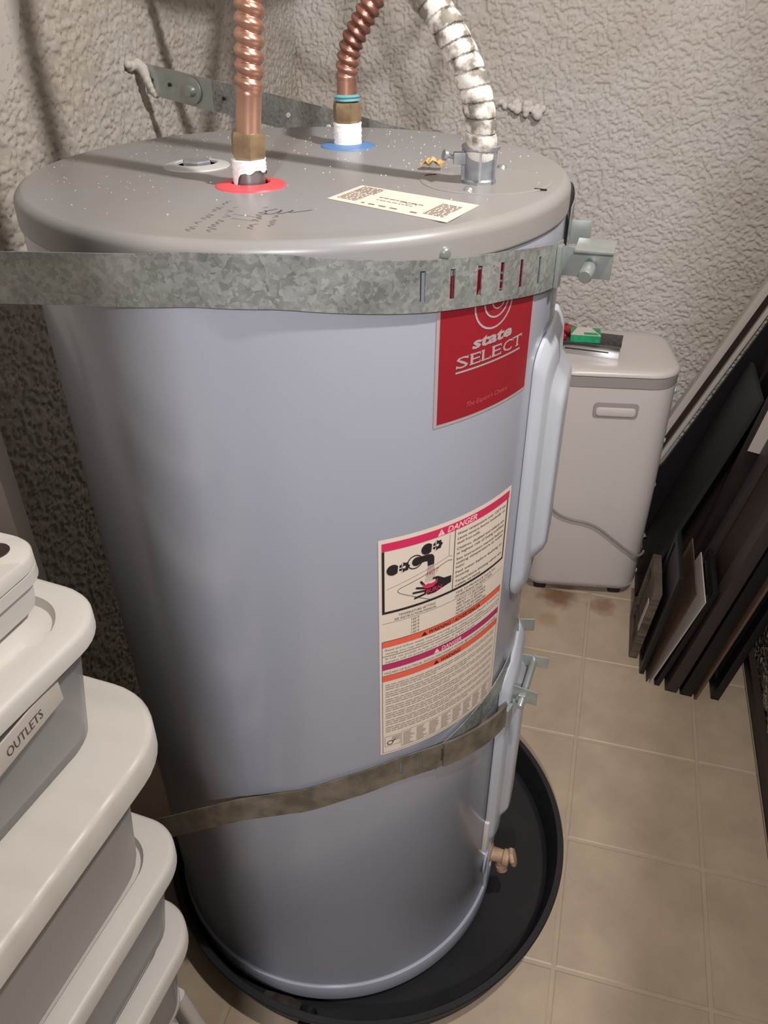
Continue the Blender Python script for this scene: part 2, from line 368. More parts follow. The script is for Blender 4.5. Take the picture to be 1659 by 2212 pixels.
# ---------------------------------------------------------------- water heater
HX, HY = -0.3811, -0.5717
RB, RL, HT = 0.2593, 0.2600, 1.1043
def cy(th, z, r):
    a = math.radians(th); return Vector((HX+r*math.cos(a), HY+r*math.sin(a), z))
heater = thing('water_heater', 'tall grey cylindrical water heater standing in a black drain pan', 'water heater')
lathe('jacket', [(RB-0.003, 0.045), (RB, 0.050), (RB, 1.082), (RB-0.004, 1.083)], 'tank', heater, (HX, HY, 0), n=160)
lathe('base_ring', [(RB-0.006, 0.012), (RB+0.003, 0.012), (RB+0.0042, 0.016), (RB+0.0042, 0.040), (RB+0.003, 0.0445), (RB-0.004, 0.046)], 'tank', heater, (HX, HY, 0), n=160)
lathe('foot', [(0.0, 0.004), (RB-0.02, 0.004), (RB-0.02, 0.014), (0, 0.014)], 'tank', heater, (HX, HY, 0), n=64)
# top cover with a rolled shoulder and skirt
pr = [(RL+0.0004, 1.0785), (RL+0.0012, 1.0790), (RL+0.0012, 1.081)]
for i in range(9):
    a = math.radians(90*i/8); pr.append((RL-0.0085+0.0095*math.cos(a), HT-0.0095+0.0095*math.sin(a)))
pr += [(RL-0.020, HT-0.0010), (RL-0.030, HT-0.0004), (0, HT-0.0004)]
lathe('top_cover', pr, 'lid', heater, (HX, HY, 0), n=160, ang=60)
ZT = HT-0.0004
lathe('screw', [(0.0, 0.0035), (0.003, 0.003), (0.0046, 0.0012), (0.005, -0.001)][::-1], 'zinc', heater, cy(-45, 1.0872, RL+0.0012), axis=(math.cos(math.radians(-45)), math.sin(math.radians(-45)), 0), n=16)
def ring(name, x, y, r1, r0, mtl, h=0.0035):
    return lathe(name, [(r0, -0.002), (r0, h*0.7), (r0+0.001, h), (r0+(r1-r0)*0.5, h*0.75), (r1-0.001, h*0.35), (r1, 0), (r1, -0.001)], mtl, heater, (x, y, ZT), n=48)
ring('hot_collar', -0.3963, -0.6519, 0.0318, 0.0170, 'red')
ring('cold_collar', -0.3717, -0.4430, 0.0302, 0.0160, 'blue')
ring('port_collar', -0.4836, -0.5835, 0.0325, 0.0198, 'greyplastic')
lathe('port_recess', [(0.0195, 0.0006), (0, 0.0006)], 'darkhole', heater, (-0.4836, -0.5835, ZT), n=32)
lathe('port_plug', [(0.0150, 0.0008), (0.0150, 0.0045), (0.0140, 0.0055), (0, 0.0055)], 'castzinc', heater, (-0.4836, -0.5835, ZT), n=6)
for x, y, r in ((-0.3963, -0.6519, 0.0168), (-0.3717, -0.4430, 0.0158)):
    lathe('collar_recess', [(r, 0.0007), (0, 0.0007)], 'darkhole', heater, (x, y, ZT), n=32)
def nipple(x, y, r, h):
    lathe('nipple', [(r, 0.0), (r, h), (r-0.002, h+0.0005), (0, h+0.0005)], 'steel', heater, (x, y, ZT), n=32)
nipple(-0.3963, -0.6519, 0.0133, 0.022); nipple(-0.3717, -0.4430, 0.0133, 0.022)
def rough_tape(name, x, y, z0, z1, r, drip=0.0, seed=0):
    rg = random.Random(seed); n = 40; rows = 9; v = []; f = []
    for k in range(rows):
        t = k/(rows-1)
        for i in range(n):
            a = 2*math.pi*i/n
            low = z0 + (drip*(0.5+0.5*math.sin(a*1.0+2.2)) + 0.0012*math.sin(7*a)+rg.uniform(-.0005, .0005))
            if drip and abs(((a-math.radians(232)+math.pi) % (2*math.pi))-math.pi) < 0.33: low = z0-0.001
            z = low+(z1-low)*t
            rad = r+0.0010*(0.5+0.5*math.sin(k*2.6+0.4*math.sin(3*a)))+rg.uniform(0, .0005)
            v.append((x+rad*math.cos(a), y+rad*math.sin(a), z))
    for k in range(rows-1):
        for i in range(n):
            j = (i+1) % n; f.append((k*n+i, k*n+j, (k+1)*n+j, (k+1)*n+i))
    f.append(tuple((rows-1)*n+i for i in range(n)))
    return obj(name, v, f, 'tape', heater, True)
rough_tape('thread_tape', -0.3963, -0.6519, ZT+0.0025, ZT+0.0225, 0.0142, drip=0.011, seed=1)
rough_tape('thread_tape', -0.3717, -0.4430, ZT+0.0012, ZT+0.0235, 0.0144, seed=2)
# junction cover plate, its screws and slots
lathe('junction_cover', [(0.060, -0.0005), (0.060, 0.0004), (0.0588, 0.0009), (0.0565, 0.0007), (0, 0.0007)], 'lid', heater, (-0.1962, -0.5801, ZT), n=72)
for x, y in ((-0.1899, -0.5232), (-0.2033, -0.6270)):
    lathe('screw', [(0.0048, 0.0005), (0.0044, 0.002), (0.0028, 0.0034), (0, 0.0037)], 'zinc', heater, (x, y, ZT), n=16)
for x, y, a in ((-0.2495, -0.5733, 1.2), (-0.1437, -0.6084, 0.4)):
    MB().box((-0.0055, -0.0008, 0), (0.0055, 0.0008, 0.0012), T(x, y, ZT, a-0.6)).build('slot', 'blackpl', heater)

# print helpers: text is flat ink lying on the curved or flat label
def text_pts(s, shear=0.0, bold=0.0, res=2, space=1.0):
    c = bpy.data.curves.new('t', 'FONT'); c.body = s; c.size = 1; c.shear = shear; c.offset = bold; c.resolution_u = res; c.space_character = space
    o = bpy.data.objects.new('t', c); COL.objects.link(o)
    dg = bpy.context.evaluated_depsgraph_get(); me = bpy.data.meshes.new_from_object(o.evaluated_get(dg))
    vs = [tuple(x.co)[:2] for x in me.vertices]; fs = [tuple(p.vertices) for p in me.polygons]
    bpy.data.objects.remove(o); bpy.data.curves.remove(c); bpy.data.meshes.remove(me); return vs, fs
class Print:
    """2-D ink in label units; map(u,v)->3-D point"""
    def __init__(s, mp): s.mp = mp; s.d = {}
    def add(s, key, vs, fs):
        V, F = s.d.setdefault(key, ([], [])); k = len(V); V += vs; F += [tuple(i+k for i in f) for f in fs]
    def text(s, key, t, u0, v0, h, u1=None, slope=0.0, **kw):
        vs, fs = text_pts(t, **kw)
        if not vs: return
        x0 = min(a for a, b in vs); x1 = max(a for a, b in vs)
        sc = h/0.70; sx = sc if u1 is None else (u1-u0)/(x1-x0)
        s.add(key, [(u0+(a-x0)*sx, v0+b*sc+slope*(a-x0)*sx) for a, b in vs], fs)
    def rect(s, key, u0, v0, u1, v1, n=None):
        n = n or max(1, int(abs(u1-u0)/8)); vs = []; fs = []
        for i in range(n+1):
            u = u0+(u1-u0)*i/n; vs += [(u, v0), (u, v1)]
        for i in range(n): fs.append((2*i, 2*i+2, 2*i+3, 2*i+1))
        s.add(key, vs, fs)
    def poly(s, key, pts): s.add(key, list(pts), [tuple(range(len(pts)))])
    def disc(s, key, u, v, r, ry=None, n=24): s.poly(key, [(u+r*math.cos(6.28318*i/n), v+(ry or r)*math.sin(6.28318*i/n)) for i in range(n)])
    def ringp(s, key, u, v, r1, r0, n=32, a0=0, a1=360, sy=1):
        vs = []; fs = []
        for i in range(n+1):
            a = math.radians(a0+(a1-a0)*i/n); vs += [(u+r1*math.cos(a), v+sy*r1*math.sin(a)), (u+r0*math.cos(a), v+sy*r0*math.sin(a))]
        for i in range(n): fs.append((2*i, 2*i+2, 2*i+3, 2*i+1))
        s.add(key, vs, fs)
    def line(s, key, pts, wd):
        for (a, b), (c, d) in zip(pts[:-1], pts[1:]):
            l = math.hypot(c-a, d-b) or 1; nx, ny = -(d-b)/l*wd/2, (c-a)/l*wd/2
            n = max(1, int(l/10)); vs = []; fs = []
            for i in range(n+1):
                t = i/n; x = a+(c-a)*t; y = b+(d-b)*t; vs += [(x+nx, y+ny), (x-nx, y-ny)]
            for i in range(n): fs.append((2*i, 2*i+1, 2*i+3, 2*i+2))
            s.add(key, vs, fs)
    def build(s, names, parent):
        for key, (V, F) in s.d.items():
            nm, lift, mtl = names[key]; obj(nm, [s.mp(u, v_, lift) for u, v_ in V], F, mtl, parent)
def cylsheet(name, th0, z1, wd, ht, r, mtl, parent, n=24):
    v = []; f = []
    for i in range(n+1):
        th = th0+math.degrees(wd*i/n/RB)
        for z in (z1-ht, z1):
            v.append(cy(th, z, r)); 
    for i in range(n+1):
        th = th0+math.degrees(wd*i/n/RB)
        for z in (z1-ht, z1): v.append(cy(th, z, r-0.0004))
    k = 2*(n+1)
    for i in range(n):
        f.append((2*i, 2*i+2, 2*i+3, 2*i+1)); f.append((k+2*i+1, k+2*i+3, k+2*i+2, k+2*i))
    return obj(name, v, f, mtl, parent, False)
def cmap(th0, z1, base):
    return lambda u, v_, lift: cy(th0+math.degrees(u/1000/RB), z1+v_/1000, base+lift)

# --- brand label
bl = cylsheet('brand_label', -46.0, 1.0715, 0.1215, 0.1320, RB+0.0006, 'labelsilver', heater)
P = Print(cmap(-46.0, 1.085, RB+0.0006))
P.rect('red', 3.2, -16.5, 118.5, -142.5)
P.ringp('sil', 60, -46, 23.5, 21.7); P.ringp('sil', 62.5, -45, 15.5, 13.9); P.ringp('sil', 64.5, -45, 8.6, 7.3)
P.text('sil', 'state', 36.5, -81.5, 9.6, u1=86, shear=0.12, bold=0.035)
for i, (ch, a, b_) in enumerate((('S', 20.5, 33), ('E', 35.5, 46.5), ('L', 48.5, 59), ('E', 61, 72.5), ('C', 75, 88), ('T', 89.5, 103))):
    P.text('sil', ch, a, -95.4, 10.0, u1=b_, bold=0.004)
sf = lambda x, y, w_=4, h_=1.0: P.rect('sil', x, y, x+w_, y+h_, 1)
for a in (34.6, 47.6, 60.1): sf(a, -95.4); sf(a, -86.4)
for a, y in ((45.9, -95.4), (45.9, -88.2), (58.3, -95.4), (71.9, -95.4), (71.9, -88.2)): P.rect('sil', a, y, a+1, y+2.4, 1)
sf(93.6, -95.4, 5.2); P.rect('sil', 89.2, -88.4, 90.2, -85.4, 1); P.rect('sil', 102.2, -88.4, 103.2, -85.4, 1)
P.rect('sil', 32.0, -88.0, 33.0, -85.4, 1); P.rect('sil', 20.3, -95.6, 21.3, -92.8, 1); P.rect('sil', 87.2, -88, 88.2, -85.4, 1)
P.rect('sil', 20, -99.8, 101.5, -98.1)
P.text('dim', "The Expert's Choice", 34, -133.5, 4.6, u1=86, shear=0.3)
P.build({'red': ('red_field', 0.0003, 'labelred'), 'sil': ('lettering', 0.0006, 'labelsilver'), 'dim': ('motto_lettering', 0.0006, mat('brand_dim_silver', (172, 84, 84), 0.5))}, bl)

# --- warning label
wl = cylsheet('warning_label', -57.4, 0.8365, 0.1653, 0.2945, RB+0.0006, 'paper', heater)
P = Print(cmap(-57.4, 0.8365, RB+0.0006))
P.rect('pink', 3, -4.2, 162, -13.4)
P.poly('tri', [(60.5, -12.6), (68.5, -12.6), (64.5, -5.2)])
P.text('pink2', '!', 64, -11.8, 4.6)
P.text('pale', 'DANGER', 71.5, -11.9, 6.4, u1=109, shear=0.25, bold=0.02)
P.rect('blk', 3, -13.4, 5.6, -88.8, 1); P.rect('blk', 158.6, -13.4, 160.6, -88.8, 1); P.rect('blk', 3, -86.1, 160.6, -88.9)
P.rect('blk', 80.9, -13.4, 81.7, -86.1, 1)
# tap picture
def knob(u, v_, pk):
    P.disc('blk', u, v_, 6.3)
    P.ringp('blk', u+11.5, v_+0.5, 5.0, 1.6, n=20)
    for k in range(7):
        a = k*51.4; P.disc('blk', u+11.5+4.6*math.cos(math.radians(a)), v_+0.5+4.6*math.sin(math.radians(a)), 1.35, n=10)
    P.line(pk, [(u+5.2, v_-4.5), (u+6.0, v_+5)], 1.3); P.line(pk, [(u+6, v_+0.3), (u+11, v_+0.4)], 1.0); P.line(pk, [(u+9.2, v_-5.0), (u+9.4, v_-1.5)], 0.9); P.line(pk, [(u+9.2, v_+1.8), (u+10, v_+6)], 0.9)
knob(13.9, -36.6, 'pap'); knob(49.2, -22.8, 'pap2')
P.ringp('blk', 36.5, -33.8, 8.2, 6.9, n=28)
P.ringp('blk', 38.5, -33.8, 5.2, 0.1, n=20)
P.poly('blk', [(38, -29.2), (38, -38.2), (47, -36.8), (50, -37.6), (50.4, -43.5), (57.6, -43.5), (57.6, -35), (55.6, -31), (51, -29.4)])
for k in range(7): P.line('gry', [(51.2+k*0.95, -43.8), (48.2+k*1.9, -63)], 0.35)
P.line('gry', [(7.4, -58.8), (75, -40.8), (75, -15)], 0.35); P.line('gry', [(75, -40.8), (79.5, -43)], 0.35)
P.line('blk', [(79.5, -47.5), (74.5, -46), (20.5, -61.0), (18.8, -63.4), (19.6, -65.2), (22, -67.5), (54.1, -86.2)], 0.55)
P.text('rd', 'HOT', 49.5, -54.5, 5.0, u1=63.5, shear=0.3)
P.poly('blk', [(79, -66.5), (70, -65.5), (62.5, -60.2), (56.8, -59.9), (56.2, -61.6), (60.5, -63.2), (58.5, -67.5), (52, -67), (48.5, -70), (47.5, -76), (52, -79.5), (60, -79.8), (70, -76.8), (79, -75)])
for a, b_ in (((48.5, -68), (43.5, -60.5)), ((48.5, -70), (39, -66.5)), ((48, -73), (35.5, -71.5)), ((49, -77), (37.5, -78.5))):
    P.line('blk', [a, b_], 2.5); P.disc('blk', b_[0], b_[1], 1.25, n=12)
P.poly('rd', [(45, -63.2), (48, -65.8), (51.5, -65), (55, -66.2), (59, -65.4), (62.5, -62.6), (61.8, -67.5), (57, -70.8), (51, -71), (46.5, -68.5)])
P.text('rd', 'BURN', 49, -77.2, 5.0, u1=67.5, shear=0.1, bold=0.02)
rows = [('Water temperature over 125\u00b0F can', -20.5), ('cause severe burns instantly or', -26.0), ('death from scalds.', -31.5), ('Children, disabled and elderly are', -38.5), ('at highest risk of being scalded.', -44.0), ('See instruction manual before', -51.0), ('setting temperature at water', -56.0), ('heater.', -61.0), ('Feel water before bathing or', -67.5), ('showering.', -72.5), ('Temperature limiting valves are', -79.0), ('available, see manual.', -84.2)]
for s_, y in rows:
    P.text('blk', s_, 84.5, y, 3.0, u1=(156 if len(s_) > 24 else None), bold=0.006)
P.text('blk', 'TEMPERATURE SETTING', 20, -95.2, 2.9, u1=61); P.text('blk', 'SEE INSTRUCTION MANUAL', 15.5, -99.6, 2.9, u1=62.5)
P.text('blk', 'TIME TO PRODUCE 2nd & 3rd', 86, -94.6, 2.9, u1=146); P.text('blk', 'DEGREE BURNS ON ADULT SKIN', 86, -99.2, 2.9, u1=141)
P.line('gry', [(3, -101.2), (161, -101.2)], 0.4)
for k, (a, b_) in enumerate((('160\u00b0F', 'ABOUT 1/2 SECOND'), ('150\u00b0F', 'ABOUT 1 1/2 SECONDS'), ('140\u00b0F', 'LESS THAN 5 SECONDS'), ('130\u00b0F', 'ABOUT 30 SECONDS'), ('120\u00b0F', 'MORE THAN 5 MINUTES'))):
    y = -105.6-4.4*k; P.text('blk', a, 34, y, 2.9); P.text('blk', b_, 88, y, 2.9)
P.rect('orn', 3, -125.2, 161, -133.2); P.line('blk', [(3, -125), (161, -125)], 0.6)
P.poly('trd', [(45.5, -132.3), (52.5, -132.3), (49, -126.6)])
P.text('drk', 'WARNING / ADVERTENCIA', 54.5, -131.9, 5.0, u1=124, shear=0.15, bold=0.015)
P.text('gry', 'Read and follow water heater warnings and instructions in Manual. If manual is', 6, -138.2, 2.6, u1=158)
P.text('gry', 'missing, you may obtain one free of charge by calling your supplier.', 6, -142.8, 2.6, u1=132)
P.line('blk', [(3, -145.3), (161, -145.3)], 0.6)
P.text('gry', 'Si Ud. no puede ni leer ni entender el ingl\u00e9s y si necesita traducci\u00f3n al', 6, -150, 2.6, u1=158)
P.text('gry', 'espa\u00f1ol, Ud. no puede obtener traducci\u00f3n de este manual.', 6, -154.4, 2.6, u1=118)
P.line('blk', [(3, -156.3), (161, -156.3)], 0.5)
P.rect('mag', 3, -156.6, 161, -164.4)
P.poly('tri2', [(61.5, -163.6), (68.5, -163.6), (65, -157.8)]); P.text('pale2', 'DANGER', 71, -163.2, 5.0, u1=98, shear=0.2, bold=0.02)
P.text('gry', 'HAZARD OF ELECTRICAL SHOCK! DISCONNECT POWER BEFORE REMOVING THIS PANEL', 5, -170.6, 3.1, u1=158)
P.rect('orn', 3, -172.8, 161, -181.0); P.line('blk', [(3, -172.5), (161, -172.5)], 0.4)
P.poly('trd2', [(61.5, -180), (68.5, -180), (65, -174.2)]); P.text('drk2', 'WARNING', 71, -179.6, 5.0, u1=98, shear=0.2, bold=0.015)
P.rect('blk', 2.4, -125, 2.9, -292, 1)
P.line('gry', [(2.6, -291.8), (161, -291.8)], 0.4); P.line('gry', [(161, -125), (161, -291.8)], 0.4)
# illegible fine print: ruled dashes
rg = random.Random(3); y = -186.0; k = 0
while y > -262:
    if k % 4 != 3:
        x = 6.0; end = 156 if k % 4 != 2 else rg.uniform(60, 120)
        while x < end:
            l = min(rg.uniform(3, 11), end-x); P.rect('fin', x, y, x+l, y-1.25, max(1, int(l/6))); x += l+rg.uniform(0.9, 1.6)
        y -= 3.1
    else: y -= 1.6
    k += 1
P.line('gry', [(5, -266.6), (23, -266.6), (23, -282), (5, -282), (5, -266.6)], 0.4)
P.ringp('blk', 11, -277, 3.6, 2.6, n=20); P.line('blk', [(14.5, -276), (17, -273)], 1.2)
for r_ in range(4): P.rect('fin', 13, -268.3-1.9*r_, 22, -269.2-1.9*r_, 1)
P.line('gry', [(24.5, -264.5), (158, -264.5), (158, -288.5), (24.5, -288.5), (24.5, -264.5)], 0.35)
for c_ in range(8):
    for r_ in range(9):
        P.rect('fin', 26.5+c_*16.4, -266.6-2.45*r_, 26.5+c_*16.4+rg.uniform(8, 14), -267.8-2.45*r_, 1)
P.build({'pink': ('danger_band', 0.0002, 'labelpink'), 'pink2': ('alert_mark', 0.0007, 'labelpink'), 'pale': ('pale_lettering', 0.0005, 'labelpale'), 'blk': ('black_print', 0.0003, 'ink'),
         'pap': ('picture_highlight', 0.0005, 'paper'), 'pap2': ('picture_highlight', 0.0005, 'paper'), 'tri': ('alert_triangle', 0.0005, 'labelpale'), 'tri2': ('alert_triangle', 0.0005, 'labelpale'),
         'trd': ('alert_triangle', 0.0005, 'labeldarkred'), 'trd2': ('alert_triangle', 0.0005, 'labeldarkred'), 'drk2': ('band_lettering', 0.0005, 'labeldarkred'), 'pale2': ('pale_lettering', 0.0005, 'labelpale'), 'gry': ('grey_print', 0.00025, 'inkgrey'), 'rd': ('red_print', 0.0006, 'labelpink'), 'orn': ('warning_band', 0.0002, 'labelorange'),
         'drk': ('band_lettering', 0.0005, 'labeldarkred'), 'mag': ('shock_band', 0.0002, 'labelmag'), 'fin': ('fine_print', 0.0003, mat('tiny_print', (150, 138, 128), 0.6))}, wl)
for c_ in wl.children:
    if c_.name.startswith('fine_print'): c_['kind'] = 'stuff'

# --- paper label and marker notes on the top cover
A, B_, C_, D_ = Vector((-0.3130, -0.6847, 0)), Vector((-0.2991, -0.6302, 0)), Vector((-0.1856, -0.6775, 0)), Vector((-0.2000, -0.7365, 0))
ll = obj('rating_label', [(p.x, p.y, ZT+0.0002+dz) for dz in (0, 0.0004) for p in (A, B_, C_, D_)], [(7, 6, 5, 4)[::-1][::-1], (0, 1, 5, 4), (1, 2, 6, 5), (2, 3, 7, 6), (3, 0, 4, 7)], 'papertan', heater)
eu = (D_-A)/112.0; ev = (B_-A)/57.0
P = Print(lambda u, v_, lift: (A+eu*u+ev*v_)+Vector((0, 0, ZT+0.0006+lift)))
rg = random.Random(5)
def dashes(u0, u1, v0, v1, step, th, key='i', gap=1.0):
    v_ = v0
    while v_ < v1:
        x = u0
        while x < u1:
            l = min(rg.uniform(2, 7), u1-x); P.rect(key, x, v_, x+l, v_+th, 1); x += l+gap
        v_ += step
dashes(5, 26, 34, 53, 3.6, 2.0); dashes(5, 24, 8, 32, 3.6, 1.7); dashes(34, 76, 30, 33, 4, 1.8); dashes(36, 70, 22, 26, 4, 1.2); dashes(30, 64, 6, 10, 5, 2.6, gap=4)
dashes(86, 104, 10, 44, 3.4, 1.8); P.rect('i', 76, 6, 82, 9, 1)
P.line('i', [(56, 26), (60, 30), (64, 25), (68, 31), (72, 26)], 0.7)
P.build({'i': ('lettering', 0.0002, mat('label_grey_ink', (116, 104, 98), 0.6))}, ll)
# marker handwriting (scribbled, mostly unreadable)
P = Print(lambda u, v_, lift: Vector((-0.4063+u*0.001, -0.7000+v_*0.001, ZT+0.0003+lift)))
rg = random.Random(9)
def scribble(x, y, ang, length, size, wd=0.55, wob=1.0):
    pts = []; n = int(length/(size*0.42)); ca, sa = math.cos(ang), math.sin(ang)
    for i in range(n):
        u = i*size*0.42; v_ = size*(0.5 if i % 2 else -0.35)*rg.uniform(0.4, 1.0)*wob+rg.uniform(-.15, .15)*size
        if rg.random() < 0.14 and len(pts) > 2: P.line('m', pts, wd); pts = []; continue
        pts.append((x+u*ca-v_*sa, y+u*sa+v_*ca))
    if len(pts) > 1: P.line('m', pts, wd)
r9 = math.radians
scribble(26, -106, r9(96), 106, 8); scribble(42, -104, r9(98), 80, 9); scribble(69, -90, r9(101), 72, 9, wd=0.7); scribble(80, -80, r9(102), 40, 7)
P.line('m', [(38, -52), (64, -57)], 0.5); P.line('m', [(42, -64), (62, -68)], 0.5)
P.line('m', [(66, -28), (60, -36), (62, -44), (67, -45), (72, -34), (70, -30), (71, -40), (75, -41), (80, -29), (79, -36), (83, -35), (94, -24)], 1.0)
P.build({'m': ('marker_writing', 0.0, 'inkfaint')}, heater)

# --- access panels on the front (facing about -3 degrees)
def access_panel(name, thc, z0, z1, wd, depth):
    # local: x = tangential, y = vertical, z = outward
    zc = (z0+z1)/2; ht = z1-z0
    def place(L_):
        v = []
        w_, d_, r_, off, cxx, cyy = L_
        for x, y in rr(w_, d_, r_, 8, cxx, cyy):
            th = thc+math.degrees(x/RB); base = RB
            v.append(cy(th, zc+y, base+off))
        return v
    lv = [(wd, ht, 0.03, 0.0005, 0, 0), (wd, ht, 0.03, 0.0040, 0, 0), (wd-0.003, ht-0.004, 0.03, 0.0056, 0, 0), (wd-0.010, ht-0.024, 0.029, 0.0105, 0, 0), (wd-0.014, ht-0.034, 0.028, 0.0118, 0, 0),
          (wd-0.046, ht-0.070, 0.027, 0.0122, 0, 0), (wd-0.050, ht-0.078, 0.026, 0.0126, 0, 0), (wd-0.060, ht-0.105, 0.022, 0.0120+depth*0.8, 0, 0), (wd-0.066, ht-0.120, 0.018, 0.0120+depth, 0, 0), (wd-0.080, ht-0.16, 0.012, 0.0122+depth, 0, 0)]
    k = 4*9; v = []; f = []
    for L_ in lv: v += place(L_)
    for i in range(len(lv)-1):
        for j in range(k):
            j2 = (j+1) % k; f.append((i*k+j, i*k+j2, (i+1)*k+j2, (i+1)*k+j))
    f.append(tuple((len(lv)-1)*k+j for j in range(k)))
    return autosmooth(obj(name, v, f, 'panel', heater), 50)
access_panel('access_panel', -0.5, 0.665, 0.978, 0.138, 0.0125)
access_panel('access_panel', -0.5, 0.180, 0.545, 0.128, 0.010)
lathe('drain_spud', [(0.030, 0), (0.030, 0.003), (0.022, 0.004), (0, 0.004)], 'tank', heater, cy(-6, 0.115, RB-0.001), axis=(math.cos(math.radians(-6)), math.sin(math.radians(-6)), 0), n=24)
MB().box((-0.001, -0.013, -0.035), (0.006, 0.013, 0.035), T(*cy(-12.5, 0.215, RB+0.0005), math.radians(-12.5))).build('foam_seal', 'foam', heater, bevel=0.002)
# jacket front seam
MB().box((-0.001, -0.003, -0.075), (0.0045, 0.003, 0.075), T(*cy(-8.5, 0.12, RB+0.0005), math.radians(-8.5))).build('jacket_seam', 'panel', heater, bevel=0.0012)
# plastic drain valve
ax = Vector((math.cos(math.radians(-5)), math.sin(math.radians(-5)), 0)); vp = cy(-5, 0.112, RB)
dv = lathe('drain_valve', [(0.016, 0.0), (0.016, 0.004), (0.011, 0.006), (0.011, 0.022), (0.0135, 0.024), (0.0135, 0.032), (0.010, 0.034), (0, 0.034)], 'tan', heater, vp, axis=ax, n=20)
pp = vp+ax*0.018
lathe('outlet', [(0.0075, 0), (0.0075, 0.016), (0.0095, 0.017), (0.0095, 0.026), (0.008, 0.027), (0.0065, 0.020), (0, 0.020)], 'tan', dv, pp, axis=(0.25, -0.2, -1), n=18)
kb = pp+Vector((0.006, 0.006, 0.008))
b = MB()
lathe('knob', [(0.004, 0), (0.004, 0.006), (0.013, 0.007), (0.015, 0.010), (0.0135, 0.014), (0.007, 0.0155), (0, 0.0155)], 'tan', dv, vp+ax*0.028, axis=(0.95, 0.15, 0.35), n=7)

# ---------------------------------------------------------------- drain pan
px, py = -0.3811+0.0459, -0.5717+0.0207
pan = lathe('drain_pan', [(0, 0.0), (0.308, 0.0), (0.314, 0.003), (0.3215, 0.054), (0.3295, 0.055), (0.3305, 0.059), (0.3290, 0.0615), (0.3205, 0.0610), (0.3175, 0.056), (0.3085, 0.010), (0.303, 0.0045), (0.300, 0.0035), (0, 0.0035)], 'pan', None, (px, py, 0.0006), n=160, ang=30)
tag(pan, 'round black plastic drain pan on the tiled floor under the water heater', 'drain pan')
# drain fitting and dried residue at the near edge
fx, fy = px+0.02, py-0.296
dfit = lathe('drain_fitting', [(0.013, 0), (0.013, 0.010), (0.009, 0.012), (0.009, 0.026), (0, 0.026)], 'blackpl', pan, (-0.336, -0.851, 0.020), axis=(0, -1, 0.15), n=20)
rg = random.Random(4); v = []; n_ = 26
for i in range(n_):
    a = 2*math.pi*i/n_; r_ = 1+0.25*rg.uniform(-1, 1); v.append((-0.383+0.036*r_*math.cos(a), -0.842+0.010*r_*math.sin(a), 0.0052))
v += [(x, y, 0.0046) for x, y, z in v]
obj('dried_residue', v, [tuple(range(n_))]+[(i, i+n_, (i+1) % n_+n_, (i+1) % n_) for i in range(n_)], mat('dusty_residue', (74, 62, 56), 0.8, rgb2=(40, 34, 32), vscale=60), pan)

# ---------------------------------------------------------------- flexible copper lines
def copper_line(label, pts, x, y, z_nut0, z_nut1, r_nut, r_tube, cuff, pitch, ctop, mtl, lean):
    t = thing('copper_water_line', label, 'water pipe', group='flexible copper water lines')
    ax = Vector(lean).normalized()
    base = Vector((x, y, z_nut0)); h = z_nut1-z_nut0
    lathe('nut', [(r_nut*0.80, -0.004), (r_nut*0.86, -0.002), (r_nut*0.86, 0.0), (r_nut*0.94, 0.0005), (r_nut, 0.003), (r_nut, h-0.004), (r_nut*0.93, h-0.001), (r_nut*0.72, h), (r_tube, h+0.0002)], 'brass', t, base, axis=ax, n=6, ang=20)
    path = catmull(pts, 0.0011)
    def rad(s, a):
        k = min(1, max(0, (s-cuff)/0.008))
        ph = math.pi*(s/pitch)+a/2
        return r_tube + k*(0.0036*abs(math.cos(ph)) - 0.0018)
    # keep it light: long hidden upper run gets a plain tube
    vis = [p for p in path if p.z < ctop]; rest = path[len(vis)-1:]
    tube('corrugated_tube', vis, rad, mtl, t, n=28, caps=False, ang=80)
    tube('upper_tube', rest[::10]+[rest[-1]], r_tube, mtl, t, n=12)
    return t
hot = copper_line('near copper water line rising from the red collar', [(-0.3940, -0.6519, 1.146), (-0.3925, -0.652, 1.16), (-0.3885, -0.652, 1.19), (-0.3855, -0.652, 1.22), (-0.3820, -0.650, 1.26), (-0.376, -0.650, 1.36), (-0.380, -0.655, 1.52), (-0.388, -0.640, 1.62), (-0.392, -0.60, 1.635), (-0.395, -0.50, 1.575), (-0.40, -0.35, 1.50), (-0.42, -0.05, 1.48), (-0.45, 0.530, 1.50)],
    -0.3960, -0.6519, 1.1270, 1.1485, 0.0158, 0.0108, 0.031, 0.0108, 1.40, 'copper', (0.06, 0, 1))
cold = copper_line('far copper water line rising from the blue collar', [(-0.3715, -0.443, 1.146), (-0.3712, -0.443, 1.16), (-0.3705, -0.443, 1.178), (-0.3650, -0.443, 1.200), (-0.3530, -0.442, 1.221), (-0.3400, -0.440, 1.243), (-0.318, -0.43, 1.29), (-0.30, -0.38, 1.42), (-0.33, -0.25, 1.55), (-0.36, 0.0, 1.62), (-0.36, 0.530, 1.64)],
    -0.3717, -0.4430, 1.1280, 1.1480, 0.0158, 0.0105, 0.022, 0.0088, 1.40, 'copperdull', (0, 0, 1))
rg = random.Random(8)
lathe('corrosion_ring', [(0.0106, 0.0), (0.0138, 0.0008), (0.0128, 0.003), (0.0142, 0.0045), (0.0118, 0.0062), (0.0106, 0.0066)], 'tealrag', cold, (-0.3714, -0.443, 1.1482), n=18, closed=True)

